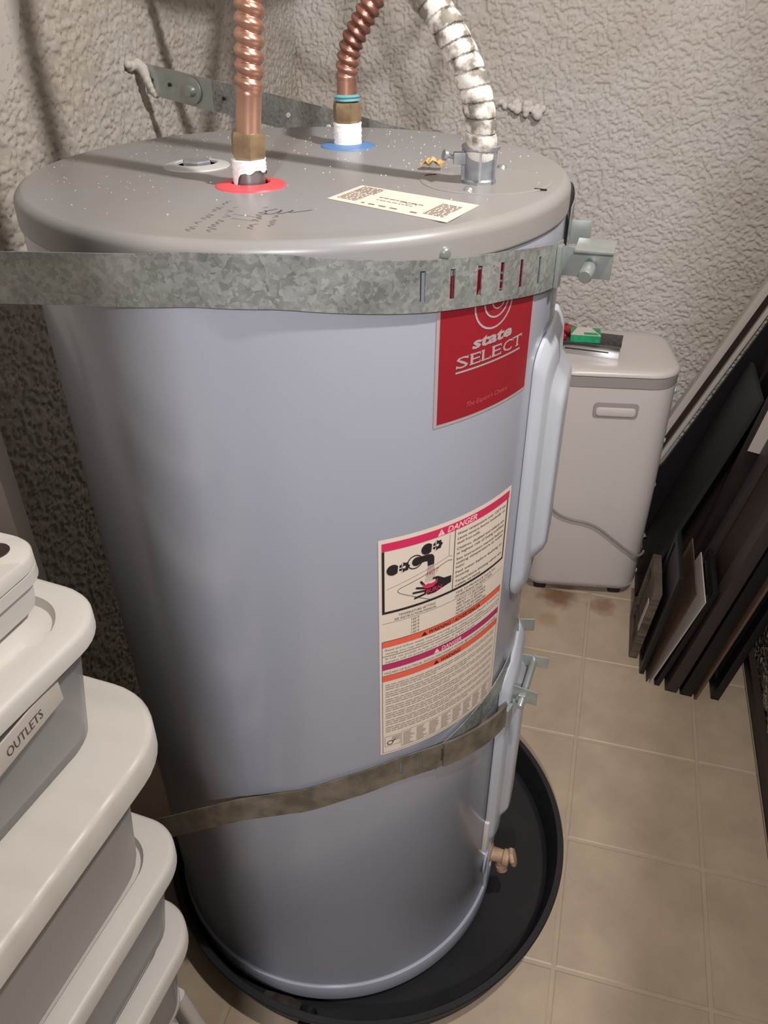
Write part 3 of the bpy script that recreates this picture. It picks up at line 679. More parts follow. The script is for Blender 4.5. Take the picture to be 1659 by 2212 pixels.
# ---------------------------------------------------------------- armored conduit
cond = thing('flexible_conduit', 'paint-mottled flexible metal conduit arching from the junction plate', 'conduit')
lathe('connector', [(0.0150, 0.0), (0.0150, 0.0025), (0.0138, 0.004), (0.0146, 0.026), (0.0168, 0.0275), (0.0172, 0.0305), (0.0160, 0.0315), (0.0135, 0.0305), (0.0135, 0.02), (0, 0.02)], 'castzinc', cond, (-0.2002, -0.5933, ZT+0.0007), n=24)
for a in (-80, -30, 200): MB().box((0.0135, -0.001, 0.003), (0.0168, 0.001, 0.028), T(-0.2002, -0.5933, ZT, math.radians(a))).build('rib', 'castzinc', cond)
MB().box((-0.024, -0.004, 0.016), (-0.012, 0.004, 0.026), T(-0.2002, -0.5933, ZT, 0.3)).build('clamp_ear', 'castzinc', cond, bevel=0.001)
lathe('screw', [(0.0018, 0), (0.0018, 0.010), (0.0044, 0.011), (0.0044, 0.014), (0, 0.0145)], 'castzinc', cond, (-0.2195, -0.5990, ZT+0.021), axis=(-0.8, -0.5, 0.25), n=12)
cp = catmull([(-0.1995, -0.5945, 1.128), (-0.1995, -0.599, 1.140), (-0.2015, -0.602, 1.160), (-0.2065, -0.603, 1.178), (-0.2140, -0.603, 1.195), (-0.2245, -0.601, 1.212), (-0.2380, -0.598, 1.230), (-0.256, -0.592, 1.247), (-0.282, -0.584, 1.272), (-0.315, -0.578, 1.33), (-0.36, -0.570, 1.43), (-0.42, -0.54, 1.50), (-0.47, -0.47, 1.50), (-0.52, -0.38, 1.45), (-0.57, -0.27, 1.40), (-0.64, -0.10, 1.38), (-0.69, 0.15, 1.41), (-0.70, 0.530, 1.45)], 0.0007)
def crad(s, a):
    u = (s/0.0118 + a/(2*math.pi)) % 1.0
    return 0.0128 - (0.0018 if u < 0.09 else 0) + 0.0009*math.sin(math.pi*min(1, u))
vis = [p for p in cp if p.z < 1.34]; rest = cp[len(vis)-1:]
tube('spiral_sheath', vis, crad, 'conduit', cond, n=44, caps=False, ang=25)
tube('upper_sheath', rest[::8]+[rest[-1]], 0.0125, 'conduit', cond, n=14)
# a second armored cable that just dips into view at the top
cp2 = catmull([(-0.62, -0.20, 1.335), (-0.57, -0.21, 1.290), (-0.532, -0.22, 1.2715), (-0.49, -0.225, 1.268), (-0.45, -0.23, 1.276), (-0.40, -0.235, 1.31), (-0.36, -0.24, 1.38), (-0.36, -0.2, 1.5), (-0.4, 0.1, 1.6), (-0.45, 0.530, 1.66)], 0.0012)
c2 = thing('armored_cable', 'grey-green armored cable sagging across the top behind the copper lines', 'cable')
vis = [p for p in cp2 if p.z < 1.36 or p.x < -0.45]; rest = cp2[len(vis)-1:]
tube('spiral_sheath', vis, lambda s, a: 0.0105-(0.0014 if ((s/0.0075+a/6.2832) % 1) < 0.2 else 0), 'conduitgrey', c2, n=20, caps=False, ang=25)
tube('upper_sheath', rest[::8]+[rest[-1]], 0.010, 'conduitgrey', c2, n=12)
tube('anchor_run', catmull([(-0.62, -0.20, 1.335), (-0.66, -0.19, 1.38), (-0.70, -0.17, 1.45), (-0.798, -0.16, 1.52)], 0.01), 0.010, 'conduitgrey', c2, n=12)
# crumpled waxy scrap lying on the cover
rg = random.Random(12); v = []; f = []
for i in range(6):
    for j in range(5):
        v.append((-0.2535+(i-2.5)*0.0042+rg.uniform(-.001, .001), -0.5457+(j-2)*0.0035+rg.uniform(-.001, .001), ZT+0.002+abs(math.sin(i*1.3+j*0.7))*0.010*(1-abs(i-2.5)/4)+rg.uniform(0, .002)))
for i in range(5):
    for j in range(4): f.append((i*5+j, (i+1)*5+j, (i+1)*5+j+1, i*5+j+1))
sc = obj('paper_scrap', v, f, 'yellowish'); md = sc.modifiers.new('s', 'SOLIDIFY'); md.thickness = 0.0005
tag(sc, 'small crumpled yellow scrap on the heater top beside the conduit', 'scrap')
# grit sprinkled on the top cover: nobody could count it
v = []; f = []; rg = random.Random(21)
for k in range(420):
    a = rg.uniform(0, 6.283); rad = RL*0.93*math.sqrt(rg.random()); x = HX+rad*math.cos(a); y = HY+rad*math.sin(a)
    if rg.random() > (0.85 if (y > HY-0.02 or x < HX-0.08) else 0.22): continue
    s_ = rg.uniform(0.0003, 0.0010); c0 = len(v); z = ZT+0.0002
    v += [(x-s_, y-s_*.7, z), (x+s_*.9, y-s_, z), (x+s_*.2, y+s_, z), (x, y, z+s_*1.2)]; f += [(c0, c0+1, c0+3), (c0+1, c0+2, c0+3), (c0+2, c0, c0+3)]
gr = obj('plaster_grit', v, f, 'foam'); gr['kind'] = 'stuff'; tag(gr, 'fine pale plaster grit scattered over the grey heater top', 'grit')

# ---------------------------------------------------------------- earthquake straps
def strap(name, path, wd, mtl, parent, slots=(), thick=0.0011, sw=0.0026, sl=(0.22, 0.80)):
    """path: list of (x,y,zc) ; ribbon vertical with open slots at given arclengths"""
    P_ = [Vector(p) for p in path]; s = [0]
    for a, b_ in zip(P_[:-1], P_[1:]): s.append(s[-1]+(b_-a).length)
    def at(t):
        t = min(max(t, 0), s[-1])
        for i in range(len(s)-1):
            if t <= s[i+1]+1e-9: return P_[i].lerp(P_[i+1], (t-s[i])/(s[i+1]-s[i]))
        return P_[-1]
    ts = set(s)
    for q in slots: ts |= {q-sw/2, q+sw/2}
    ts = sorted(ts); rows = [0, sl[0], sl[1], 1]
    v = []; f = []
    for t in ts:
        p = at(t); d = (at(t+0.002)-at(t-0.002)); d.z = 0; d.normalize(); nrm = Vector((d.y, -d.x, 0))
        for side in (0, 1):
            for r_ in rows: v.append(p+Vector((0, 0, (r_-0.5)*wd))+nrm*thick*side)
    for i in range(len(ts)-1):
        m_ = (ts[i]+ts[i+1])/2; slot = any(abs(m_-q) < sw/2-1e-6 for q in slots)
        for k in range(3):
            if slot and k == 1: continue
            a = i*8+k; f.append((a, a+1, a+9, a+8)); f.append((a+4, a+12, a+13, a+5))
        f.append((i*8, i*8+8, i*8+12, i*8+4)); f.append((i*8+3, i*8+7, i*8+15, i*8+11))
        if slot:
            f.append((i*8+1, i*8+5, i*8+13, i*8+9)); f.append((i*8+2, i*8+10, i*8+14, i*8+6))
            f.append((i*8+1, i*8+2, i*8+6, i*8+5)); f.append((i*8+9, i*8+13, i*8+14, i*8+10))
    f.append((0, 4, 5, 1)); f.append((1, 5, 6, 2)); f.append((2, 6, 7, 3)); e = (len(ts)-1)*8
    f.append((e, e+1, e+5, e+4)); f.append((e+1, e+2, e+6, e+5)); f.append((e+2, e+3, e+7, e+6))
    o = obj(name, v, f, mtl, parent); return o, s
def interp(tab, t):
    for (a, va), (b_, vb) in zip(tab[:-1], tab[1:]):
        if t <= b_: return va+(vb-va)*max(0, (t-a)/(b_-a))
    return tab[-1][1]
RS = RL+0.0026
def arc(t0, t1, ztab, r=RS, step=3):
    n = max(2, int(abs(t1-t0)/step)); out = []
    for i in range(n+1):
        t = t0+(t1-t0)*i/n; rr_ = r(t) if callable(r) else r; p = cy(t, interp(ztab, t), rr_); out.append(tuple(p))
    return out
def alen(pts, k): return sum((Vector(a)-Vector(b_)).length for a, b_ in zip(pts[:k], pts[1:k+1]))
us = thing('strap_upper', 'wide galvanised steel strap around the top of the water heater', 'strap'); us.name = 'steel_strap'
zt = [(-96, 1.0730), (-88, 1.0775), (-73, 1.0777), (-50, 1.0655), (-30, 1.0577), (-12, 1.045), (-5, 1.041)]
left = [(-0.796, -0.872, 1.060), (-0.62, -0.8530, 1.0665), (-0.50, -0.8420, 1.0705)]
pth = left+arc(-96, -6.5, zt)
base = alen(pth, 3)
pos = [base+math.radians(t+96)*RS for t in (-49.2, -43.4, -37.6, -32.0, -26.3, -19.6)]
strap('band', pth, 0.040, 'galv', us, slots=pos, sw=0.0044)
ztr = [(2.5, 1.041), (30, 1.060), (69.7, 1.080)]
rear = arc(2.5, 69.7, ztr)+[(-0.36, -0.2985, 1.0845), (-0.42, -0.276, 1.093), (-0.60, -0.2095, 1.113), (-0.700, -0.1730, 1.123)]
sr_, ss = strap('rear_band', rear, 0.040, 'galv', us)
strap('anchor_plate', [(-0.655, -0.1905, 1.1180), (-0.70, -0.1745, 1.1235), (-0.786, -0.1425, 1.1330)], 0.041, 'zinc', us, slots=())
def on_rear(x): # point on rear band face toward camera
    t = (x+0.42)/(-0.786+0.42); return Vector((x, -0.276+t*(-0.1425+0.276), 1.093+t*(1.133-1.093)))
rn = Vector((-0.34, -0.94, 0)).normalized()
for x, dz in ((-0.455, -0.002), (-0.52, 0.0)):
    p = on_rear(x); lathe('hole_patch', [(0.0032, 0.0), (0.0032, 0.0016), (0, 0.0016)], 'foam', us, p+Vector((0, 0, dz))+rn*0.0006, axis=rn, n=14)
for x in (-0.632, -0.735, -0.772):
    p = on_rear(x); lathe('hole', [(0.0026, 0.0), (0.0026, 0.0018), (0, 0.0018)], 'blackpl', us, p+rn*0.0008, axis=rn, n=14)
p = on_rear(-0.690); lathe('anchor_bolt', [(0.0175, 0.0), (0.0175, 0.0022), (0.0160, 0.0030), (0.0080, 0.0030), (0.0078, 0.008), (0.006, 0.0095), (0, 0.0095)], 'zinc', us, p+rn*0.0012, axis=rn, n=24)
# clamp brackets: outward ears joined by a carriage bolt
def ear(parent, th, zc, h, out, lip, mtl='zinc'):
    """flat lug on the band plus an ear standing outward"""
    M = T(*cy(th, zc, RS+0.001), math.radians(th))
    b = MB(); b.box((0.0005, -0.012, -h/2), (0.003, 0.0015, h/2), M); b.box((0.0005, 0.0, -h/2), (out, 0.0025, h/2), M)
    return b.build('bracket', mtl, parent, bevel=0.0006)
M = T(*cy(-10.5, 1.044, RS+0.0012), math.radians(-10.5))
MB().box((0, -0.006, -0.019), (0.004, 0.005, 0.018), M).build('clip', 'zinc', us, bevel=0.001)
ear(us, -8.0, 1.0450, 0.026, 0.046, 0); 
M2 = T(*cy(5.0, 1.056, RS+0.001), math.radians(5))
MB().box((0.0, 0, -0.012), (0.021, 0.0025, 0.010), M2).build('bracket', 'zinc', us, bevel=0.0006)
MB().box((0.012, -0.040, 0.011), (0.046, 0.0, 0.0135), T(*cy(-2, 1.0455, RS), math.radians(-2))).build('bracket_web', 'zinc', us, bevel=0.0006)
bd = Vector((-0.10, -1.0, -0.13)).normalized()
bp_ = Vector((-0.0925, -0.603, 1.0452))
lathe('washer', [(0.0135, 0), (0.0135, 0.0016), (0.005, 0.0018), (0, 0.0018)], 'zinc', us, bp_+bd*0.0005, axis=bd, n=24)
lathe('nut', [(0.0092, 0), (0.0096, 0.001), (0.0096, 0.0052), (0.0088, 0.006), (0, 0.006)], 'zinc', us, bp_+bd*0.002, axis=bd, n=6)
lathe('bolt', [(0.0062, -0.030), (0.0062, 0.034), (0.0054, 0.036), (0, 0.036)], 'zinc', us, bp_, axis=bd, n=20)
# loose rear flap of the band curling up at the clamp
strap('band_end', [tuple(cy(t, 1.062+0.0004*t, RS+0.0005+max(0, (16-abs(t-18)))*0.0005)) for t in range(2, 36, 3)], 0.036, 'galv', us)

ls = thing('steel_strap', 'narrow dusty steel strap around the lower part of the water heater', 'strap')
zl = [(-80, 0.4735), (-67, 0.498), (-54, 0.511), (-41, 0.508), (-28, 0.500), (-16, 0.489)]
lr = lambda t: RB+0.0016+(0.0 if t < -48 else 0.011*math.sin(min(1, (t+48)/34)*1.57))
lp = [(-0.796, -0.912, 0.262), (-0.64, -0.885, 0.335), (-0.53, -0.8655, 0.390), (-0.47, -0.8550, 0.420), (-0.40, -0.8400, 0.452)]+arc(-81, -16, zl, lr)
b0 = alen(lp, 5)
acc = [b0]; 
MT['dustgalv'] = mat('dusty_galvanised', (128, 118, 102), 0.6, 0.25, rgb2=(96, 88, 76), vscale=45, detail=6)
def s_at(pts, th):
    s_ = 0
    for a, b_ in zip(pts[:-1], pts[1:]):
        ta = math.degrees(math.atan2(a[1]-HY, a[0]-HX)); tb_ = math.degrees(math.atan2(b_[1]-HY, b_[0]-HX)); l = (Vector(a)-Vector(b_)).length
        if ta <= th <= tb_ and ta > -90: return s_+l*(th-ta)/(tb_-ta)
        s_ += l
    return s_
strap('band', lp, 0.040, 'dustgalv', ls, slots=[s_at(lp, t) for t in (-52.2, -46.7, -40.8, -35.3, -29.3, -22.7)], sl=(0.25, 0.78))
zi = [(-42, 0.500), (-28, 0.522), (-10, 0.546)]
strap('inner_band', arc(-42, -9, zi, lambda t: RB+0.0014), 0.038, 'galv', ls, slots=())
strap('overlap_end', arc(-40.5, -16.5, zl, lambda t: lr(t)+0.0016), 0.0405, 'dustgalv', ls)
strap('rear_band', arc(4, 100, [(4, 0.530), (100, 0.530)], lambda t: RB+0.0016)+[(-0.55, -0.315, 0.53), (-0.796, -0.315, 0.53)], 0.040, 'galv', ls)
def lear(th, zc, h, out, r0):
    M = T(*cy(th, zc, RB+r0), math.radians(th))
    MB().box((0.0, -0.0012, -h/2), (out, 0.0012, h/2), M).build('bracket', 'zinc', ls, bevel=0.0005)
    MB().box((-0.003, -0.012, -h/2), (0.0, 0.0012, h/2), M).build('bracket_flange', 'zinc', ls, bevel=0.0005)
lear(-11.0, 0.507, 0.022, 0.040, 0.004); lear(1.5, 0.5085, 0.018, 0.043, 0.003)
M = T(*cy(-14.5, 0.4800, RB+0.014), math.radians(-14.5))
MB().box((-0.002, -0.008, -0.015), (0.003, 0.008, 0.015), M).build('clip', 'zinc', ls, bevel=0.001)
bb = cy(-11.0, 0.505, RB+0.026); be = cy(1.5, 0.509, RB+0.027); bx = (bb-be).normalized()
lathe('bolt', [(0.0044, -0.004), (0.0044, (bb-be).length+0.018), (0.0036, (bb-be).length+0.0195), (0, (bb-be).length+0.0195)], 'zinc', ls, be, axis=bx, n=18)
lathe('nut', [(0.0080, 0), (0.0084, 0.001), (0.0084, 0.005), (0.0076, 0.006), (0, 0.006)], 'zinc', ls, bb+bx*0.001, axis=bx, n=6)
lathe('washer', [(0.0078, 0), (0.0078, 0.0015), (0, 0.0015)], 'zinc', ls, be-bx*0.004, axis=bx, n=18)
MB().box((0.0, -0.0012, -0.010), (0.024, 0.0012, 0.010), T(*cy(12, 0.525, RB+0.002), math.radians(12))).build('rear_tab', 'zinc', ls, bevel=0.0005)

# ---------------------------------------------------------------- sealant blobs on the walls
def blob(name, pts, mtl, seed):
    rg = random.Random(seed); bm = bmesh.new()
    for (x, y, z, r_) in pts:
        k = bmesh.ops.create_icosphere(bm, subdivisions=2, radius=r_, matrix=Matrix.Translation((x, y, z)))
    me = bpy.data.meshes.new(name); bm.to_mesh(me); bm.free(); me.materials.append(MT[mtl])
    o = bpy.data.objects.new(name, me); COL.objects.link(o)
    r_ = o.modifiers.new('r', 'REMESH'); r_.mode = 'VOXEL'; r_.voxel_size = 0.0016; r_.use_smooth_shade = True
    s_ = o.modifiers.new('s', 'SMOOTH'); s_.iterations = 4
    dg = bpy.context.evaluated_depsgraph_get(); me2 = bpy.data.meshes.new_from_object(o.evaluated_get(dg)); o.modifiers.clear(); o.data = me2
    me2.polygons.foreach_set('use_smooth', [True]*len(me2.polygons))
    return o
ap = [(-0.796, -0.118, 1.150, 0.008), (-0.792, -0.128, 1.153, 0.006), (-0.789, -0.108, 1.152, 0.009), (-0.784, -0.104, 1.146, 0.009), (-0.780, -0.106, 1.139, 0.0075), (-0.776, -0.108, 1.131, 0.0065), (-0.773, -0.108, 1.124, 0.0055), (-0.771, -0.107, 1.117, 0.005), (-0.770, -0.104, 1.112, 0.0045), (-0.769, -0.099, 1.110, 0.004), (-0.768, -0.094, 1.111, 0.0035)]
ap = [(x, y-0.045, z) + (r_,) for x, y, z, r_ in ap]
tag(blob('sealant_drip', ap, 'foam', 1), 'white sealant drip hanging over the strap anchor plate', 'sealant')
rg = random.Random(6); lp_ = []
for k in range(34):
    t = rg.random(); lp_.append((-0.352+0.098*t+rg.uniform(-.004, .004), YB-0.006-rg.uniform(0, 0.014)*(0.3+t), 1.030+rg.uniform(-0.010, 0.010)*(0.4+t)-0.006*t+0.004*(1-t), rg.uniform(0.0055, 0.011)*(0.6+0.5*t)))
tag(blob('sealant_lump', lp_, 'foam', 2), 'lumpy white sealant stuck on the back wall behind the conduit', 'sealant')

# ---------------------------------------------------------------- portable air conditioner
ac = thing('air_conditioner', 'white portable air conditioner cabinet standing on the floor in the back corner', 'appliance')
MA = T(-0.046, 0.333, 0, math.radians(9))
W_, D2 = 0.272, 0.235
loft('body', [(W_-0.030, D2-0.030, 0.03, 0.030), (W_-0.012, D2-0.012, 0.04, 0.033), (W_-0.004, D2-0.004, 0.045, 0.042), (W_-0.002, D2-0.002, 0.045, 0.30), (W_-0.004, D2-0.004, 0.05, 0.552)], 'acwhite', ac, MA, n=8)
loft('base_trim', [(W_-0.034, D2-0.034, 0.03, 0.022), (W_-0.010, D2-0.010, 0.04, 0.026), (W_-0.006, D2-0.006, 0.04, 0.0335)], 'acgrey', ac, MA, n=8)
loft('trim_band', [(W_-0.006, D2-0.006, 0.055, 0.552), (W_+0.000, D2+0.000, 0.058, 0.554), (W_+0.002, D2+0.002, 0.060, 0.5755), (W_-0.004, D2-0.004, 0.058, 0.5765)], 'acgrey', ac, MA, n=10)
loft('top', [(W_-0.002, D2-0.002, 0.060, 0.5765), (W_+0.004, D2+0.004, 0.062, 0.579), (W_+0.004, D2+0.004, 0.062, 0.5835), (W_-0.004, D2-0.004, 0.058, 0.5885), (W_-0.020, D2-0.020, 0.05, 0.5905), (W_-0.07, D2-0.07, 0.04, 0.5910)], 'acwhite', ac, MA, n=10)
yf = -D2/2
MH = MA @ T(0.012, yf-0.0002, 0.5035, 0, math.radians(90))
hd = loft('handle', [(0.092, 0.034, 0.008, 0.0), (0.092, 0.034, 0.008, 0.0012), (0.086, 0.029, 0.007, 0.0016)], 'acgrey', ac, MH, n=4)
loft('handle_grip', [(0.083, 0.020, 0.007, 0.0005, 0, -0.003), (0.080, 0.018, 0.007, 0.0040, 0, -0.003), (0.072, 0.012, 0.005, 0.0050, 0, -0.003)], 'acwhite', hd, MH, n=4)
for fxx in (-0.092, 0.088):
    loft('foot', [(0.030, 0.030, 0.008, 0.0), (0.034, 0.034, 0.008, 0.023)], 'rubber', ac, MA @ T(fxx, -0.082, 0), n=3)
    loft('foot', [(0.030, 0.030, 0.008, 0.0), (0.034, 0.034, 0.008, 0.023)], 'rubber', ac, MA @ T(fxx, 0.08, 0), n=3)
for z in (0.535, 0.415, 0.30, 0.055):
    p = MA @ Vector((W_/2-0.0015, yf+0.045, z)); lathe('screw_cap', [(0.006, 0), (0.0055, 0.002), (0.003, 0.0032), (0, 0.0035)], 'acwhite', ac, p, axis=(0.96, -0.2, 0), n=14)
cl = MB(); MC = MA @ T(W_/2, yf+0.055, 0.135)
lt = loft('drain_latch', [(0.012, 0.020, 0.004, 0.0), (0.014, 0.022, 0.004, 0.001), (0.014, 0.022, 0.004, 0.064), (0.010, 0.018, 0.004, 0.066)], 'chrome', ac, MA @ T(W_/2+0.002, yf+0.050, 0.095), n=3)
loft('latch_opening', [(0.008, 0.0205, 0.002, 0.010), (0.008, 0.0205, 0.002, 0.055)], 'rubber', lt, MA @ T(W_/2+0.004, yf+0.0485, 0.095), n=2)
cpts = [MA @ Vector(q) for q in ((-0.125, yf-0.007, 0.300), (-0.10, yf-0.006, 0.262), (-0.075, yf-0.0055, 0.238), (-0.045, yf-0.0055, 0.226), (-0.010, yf-0.0055, 0.219), (0.020, yf-0.0055, 0.205), (0.055, yf-0.0055, 0.178), (0.090, yf-0.0052, 0.150), (0.118, yf-0.0015, 0.133), (0.1345, yf+0.022, 0.122), (0.1415, yf+0.040, 0.118))]
tube('power_cord', catmull(cpts, 0.006), 0.0032, 'cord', ac, n=10)

# --- things lying on its top
ZA = 0.5912
MQ = MA @ T(-0.052, -0.008, ZA, math.radians(-12))
st = thing('metal_tool_case', 'chrome tool case with a black end lying on the air conditioner', 'case')
b = MB(); b.box((-0.085, -0.034, 0.0), (0.072, 0.036, 0.0015), MQ); b.box((-0.050, -0.0345, 0.0), (0.072, -0.0325, 0.026), MQ); b.box((0.070, -0.034, 0.0), (0.072, 0.036, 0.026), MQ)
b.build('shell', 'chrome', st, bevel=0.0006)
MB().box((-0.050, -0.033, 0.024), (0.073, 0.037, 0.0262), MQ).build('lid', 'darkchrome', st, bevel=0.0006)
MB().box((-0.085, -0.034, 0.0016), (-0.050, 0.020, 0.022), MQ).build('black_end', 'blackpl', st, bevel=0.002)
MB().box((-0.040, -0.0352, 0.011), (0.050, -0.0344, 0.0135), MQ).build('slot', 'blackpl', st)
MB().box((-0.092, -0.030, 0.0225), (-0.030, 0.010, 0.0260), MQ).build('hinge_plate', 'chrome', st, bevel=0.001)
loft('thumb_button', [(0.022, 0.020, 0.008, 0.026), (0.020, 0.018, 0.008, 0.0315), (0.012, 0.010, 0.005, 0.033)], 'redpl', st, MQ @ T(-0.052, -0.014, 0), n=4)
lathe('rivet', [(0.004, 0), (0.0038, 0.002), (0, 0.003)], 'chrome', st, MQ @ Vector((-0.084, -0.008, 0.026)), n=12)
gb = thing('small_carton', 'small green and white cardboard carton on top of the chrome case', 'box')
MG = MQ @ T(-0.004, -0.006, 0.0265, math.radians(8))
o_ = loft('carton_body', [(0.062, 0.046, 0.001, 0.0), (0.062, 0.046, 0.001, 0.015)], 'green', gb, MG, n=1)
gv = [MG @ Vector(q) for q in ((-0.031, -0.023, 0.0152), (0.031, -0.023, 0.0152), (0.012, 0.023, 0.0152), (-0.016, 0.023, 0.0152), (-0.031, -0.023, 0.0158), (0.031, -0.023, 0.0158), (0.012, 0.023, 0.0158), (-0.016, 0.023, 0.0158))]
obj('white_flap', gv, [(4, 5, 6, 7), (0, 1, 5, 4), (1, 2, 6, 5), (2, 3, 7, 6), (3, 0, 4, 7)], 'cardwhite', gb)
gv = [MG @ Vector(q) for q in ((-0.004, -0.020, 0.016), (0.027, -0.020, 0.016), (0.022, -0.007, 0.016), (-0.004, -0.007, 0.016))]
obj('green_print', gv, [(0, 1, 2, 3)], 'green', gb)
MR = MQ @ T(-0.036, 0.022, 0.0265, math.radians(-35))
rdp = thing('red_packet', 'red packet with a chrome clip lying behind the green carton', 'packet')
loft('packet_body', [(0.062, 0.030, 0.003, 0.0), (0.064, 0.032, 0.003, 0.006), (0.056, 0.026, 0.003, 0.009)], 'redpl', rdp, MR, n=3)
MB().box((-0.036, -0.004, 0.006), (-0.022, 0.014, 0.011), MR).build('clip', 'chrome', rdp, bevel=0.0015)

# ---------------------------------------------------------------- boards and frames leaning on the right wall
def lean(name, label, cat, x0, y0, ang, L_, h, t, mtl, kind='panel', fw=0.03, fmat=None, face=None, extra=None):
    """bottom-left edge at (x0,y0,0); slab t thick, h along the slope, L_ deep along +Y"""
    th = math.radians(ang); up = Vector((math.cos(th), 0, math.sin(th))); nr = Vector((math.sin(th), 0, -math.cos(th))) # nr points to the wall side/down
    lift = t*math.cos(th)
    o = Vector((x0, y0, lift))
    M = Matrix((( nr.x, 0, up.x, o.x), (0, 1, 0, o.y), (nr.z, 0, up.z, o.z), (0, 0, 0, 1)))
    # local: x = thickness toward wall, y = depth, z = up the slope
    g = thing(name, label, cat)
    if kind == 'panel':
        MB().box((0, 0, 0), (t, L_, h), M).build('board', mtl, g, bevel=0.0012)
    else:
        fm = fmat or mtl
        for a, b_ in (((0, 0, 0), (t, fw, h)), ((0, L_-fw, 0), (t, L_, h))): MB().box(a, b_, M).build('side_rail', fm, g, bevel=0.0012)
        for a, b_ in (((0, fw, 0), (t, L_-fw, fw)), ((0, fw, h-fw), (t, L_-fw, h))): MB().box(a, b_, M).build('cross_rail', fm, g, bevel=0.0012)
        MB().box((t*0.35, fw, fw), (t*0.6, L_-fw, h-fw), M).build('picture_panel', face or mtl, g)
    if extra: extra(g, M)
    return g
def white_tag(g, M): MB().box((-0.0008, 0.005, 0.075), (0.0, 0.024, 0.155), M).build('paper_tag', 'cardwhite', g)
GR = 'frames and boards leaning on the right wall'
lean('picture_frame', 'small weathered grey wood frame with a white tag, leftmost of the leaning frames', 'frame', 0.096, 0.030, 84, 0.14, 0.190, 0.018, 'greywood', 'frame', 0.022, 'greywood', 'greywood', white_tag)
lean('picture_frame', 'small black frame right behind the grey wood frame', 'frame', 0.119, -0.015, 83.5, 0.17, 0.272, 0.010, 'blackwood', 'frame', 0.018, 'blackwood', 'greypanel')
lean('backing_board', 'thin brown backing board in front of the white card', 'board', 0.1330, -0.036, 79.0, 0.19, 0.262, 0.003, 'cardbrown')
lean('white_card', 'bent-looking white card standing between two black frames', 'card', 0.1400, -0.041, 75.5, 0.17, 0.250, 0.0025, 'cardwhite')
lean('picture_frame', 'black frame directly behind the white card', 'frame', 0.1500, -0.042, 77.0, 0.15, 0.275, 0.011, 'blackwood', 'frame', 0.022, 'blackwood', 'greypanel')
lean('large_frame', 'large taupe frame with a brown panel, middle of the leaning boards', 'frame', 0.1720, -0.053, 78.6, 0.215, 0.66, 0.024, 'greyband', 'frame', 0.045, 'greyband', 'brownpanel')
lean('large_frame', 'thick black frame behind the taupe one', 'frame', 0.2020, -0.056, 78.9, 0.20, 0.60, 0.024, 'blackwood', 'frame', 0.03, 'blackwood', 'greypanel')
lean('hardboard_sheet', 'thin light brown sheet behind the thick black frame', 'board', 0.2305, -0.062, 78.6, 0.21, 0.58, 0.005, 'edgewood')
lean('large_frame', 'black frame nearest the baseboard, last of the leaning frames', 'frame', 0.2640, -0.052, 79.5, 0.22, 0.34, 0.016, 'blackwood', 'frame', 0.028, 'blackwood', 'greypanel')
# taller pieces farther back in the corner
lean('charcoal_board', 'tall charcoal panel standing beside the air conditioner', 'board', 0.1050, 0.250, 74.2, 0.20, 0.565, 0.010, 'greypanel', 'panel')
lean('picture_frame', 'tall black frame with light wood edge in the back corner', 'frame', 0.1260, 0.215, 73.6, 0.235, 0.74, 0.018, 'blackwood', 'frame', 0.04, 'darkwood', 'blackwood', lambda g, M: MB().box((0.0182, 0.0, 0), (0.0235, 0.235, 0.74), M).build('light_backing', 'edgewood', g))
lean('mat_board', 'narrow dark board with a white upper end, between the tall frame and the taupe frame', 'board', 0.1660, 0.165, 80.5, 0.045, 0.63, 0.023, 'darkwood', 'panel', extra=lambda g, M: MB().box((-0.001, -0.0015, 0.478), (0.024, 0.0, 0.632), M).build('white_end', 'cardwhite', g))
# long aluminium channel leaning behind the appliance
th = math.radians(68.5); up = Vector((math.cos(th), 0, math.sin(th))); nr = Vector((math.sin(th), 0, -math.cos(th)))
M = Matrix(((nr.x, 0, up.x, -0.018), (0, 1, 0, 0.478), (nr.z, 0, up.z, 0.021), (0, 0, 0, 1)))
chn = thing('metal_channel', 'long pale aluminium channel leaning diagonally above the dark frames', 'rail')
MB().box((0.000, 0, 0), (0.018, 0.030, 0.98), M).build('flange', 'silver', chn, bevel=0.005)
MB().box((0.016, 0.012, 0), (0.036, 0.030, 0.98), M).build('web', 'brownpanel', chn, bevel=0.001)
MB().box((0.034, 0.002, 0), (0.045, 0.030, 0.98), M).build('flange', 'silver', chn, bevel=0.004)

pg = [(0.108, 0.001), (0.352, 0.001), (0.352, 0.775), (0.332, 0.775), (0.1285, 0.258), (0.112, 0.235)]
n_ = len(pg)
bb_ = thing('slanted_board', 'black board with a slanted edge standing against the back wall under the metal channel', 'board')
obj('board', [(x, 0.462, z) for x, z in pg]+[(x, 0.472, z) for x, z in pg], [tuple(range(n_)), tuple(range(n_, 2*n_))[::-1]]+[(i, i+n_, (i+1) % n_+n_, (i+1) % n_) for i in range(n_)], 'blackwood', bb_)
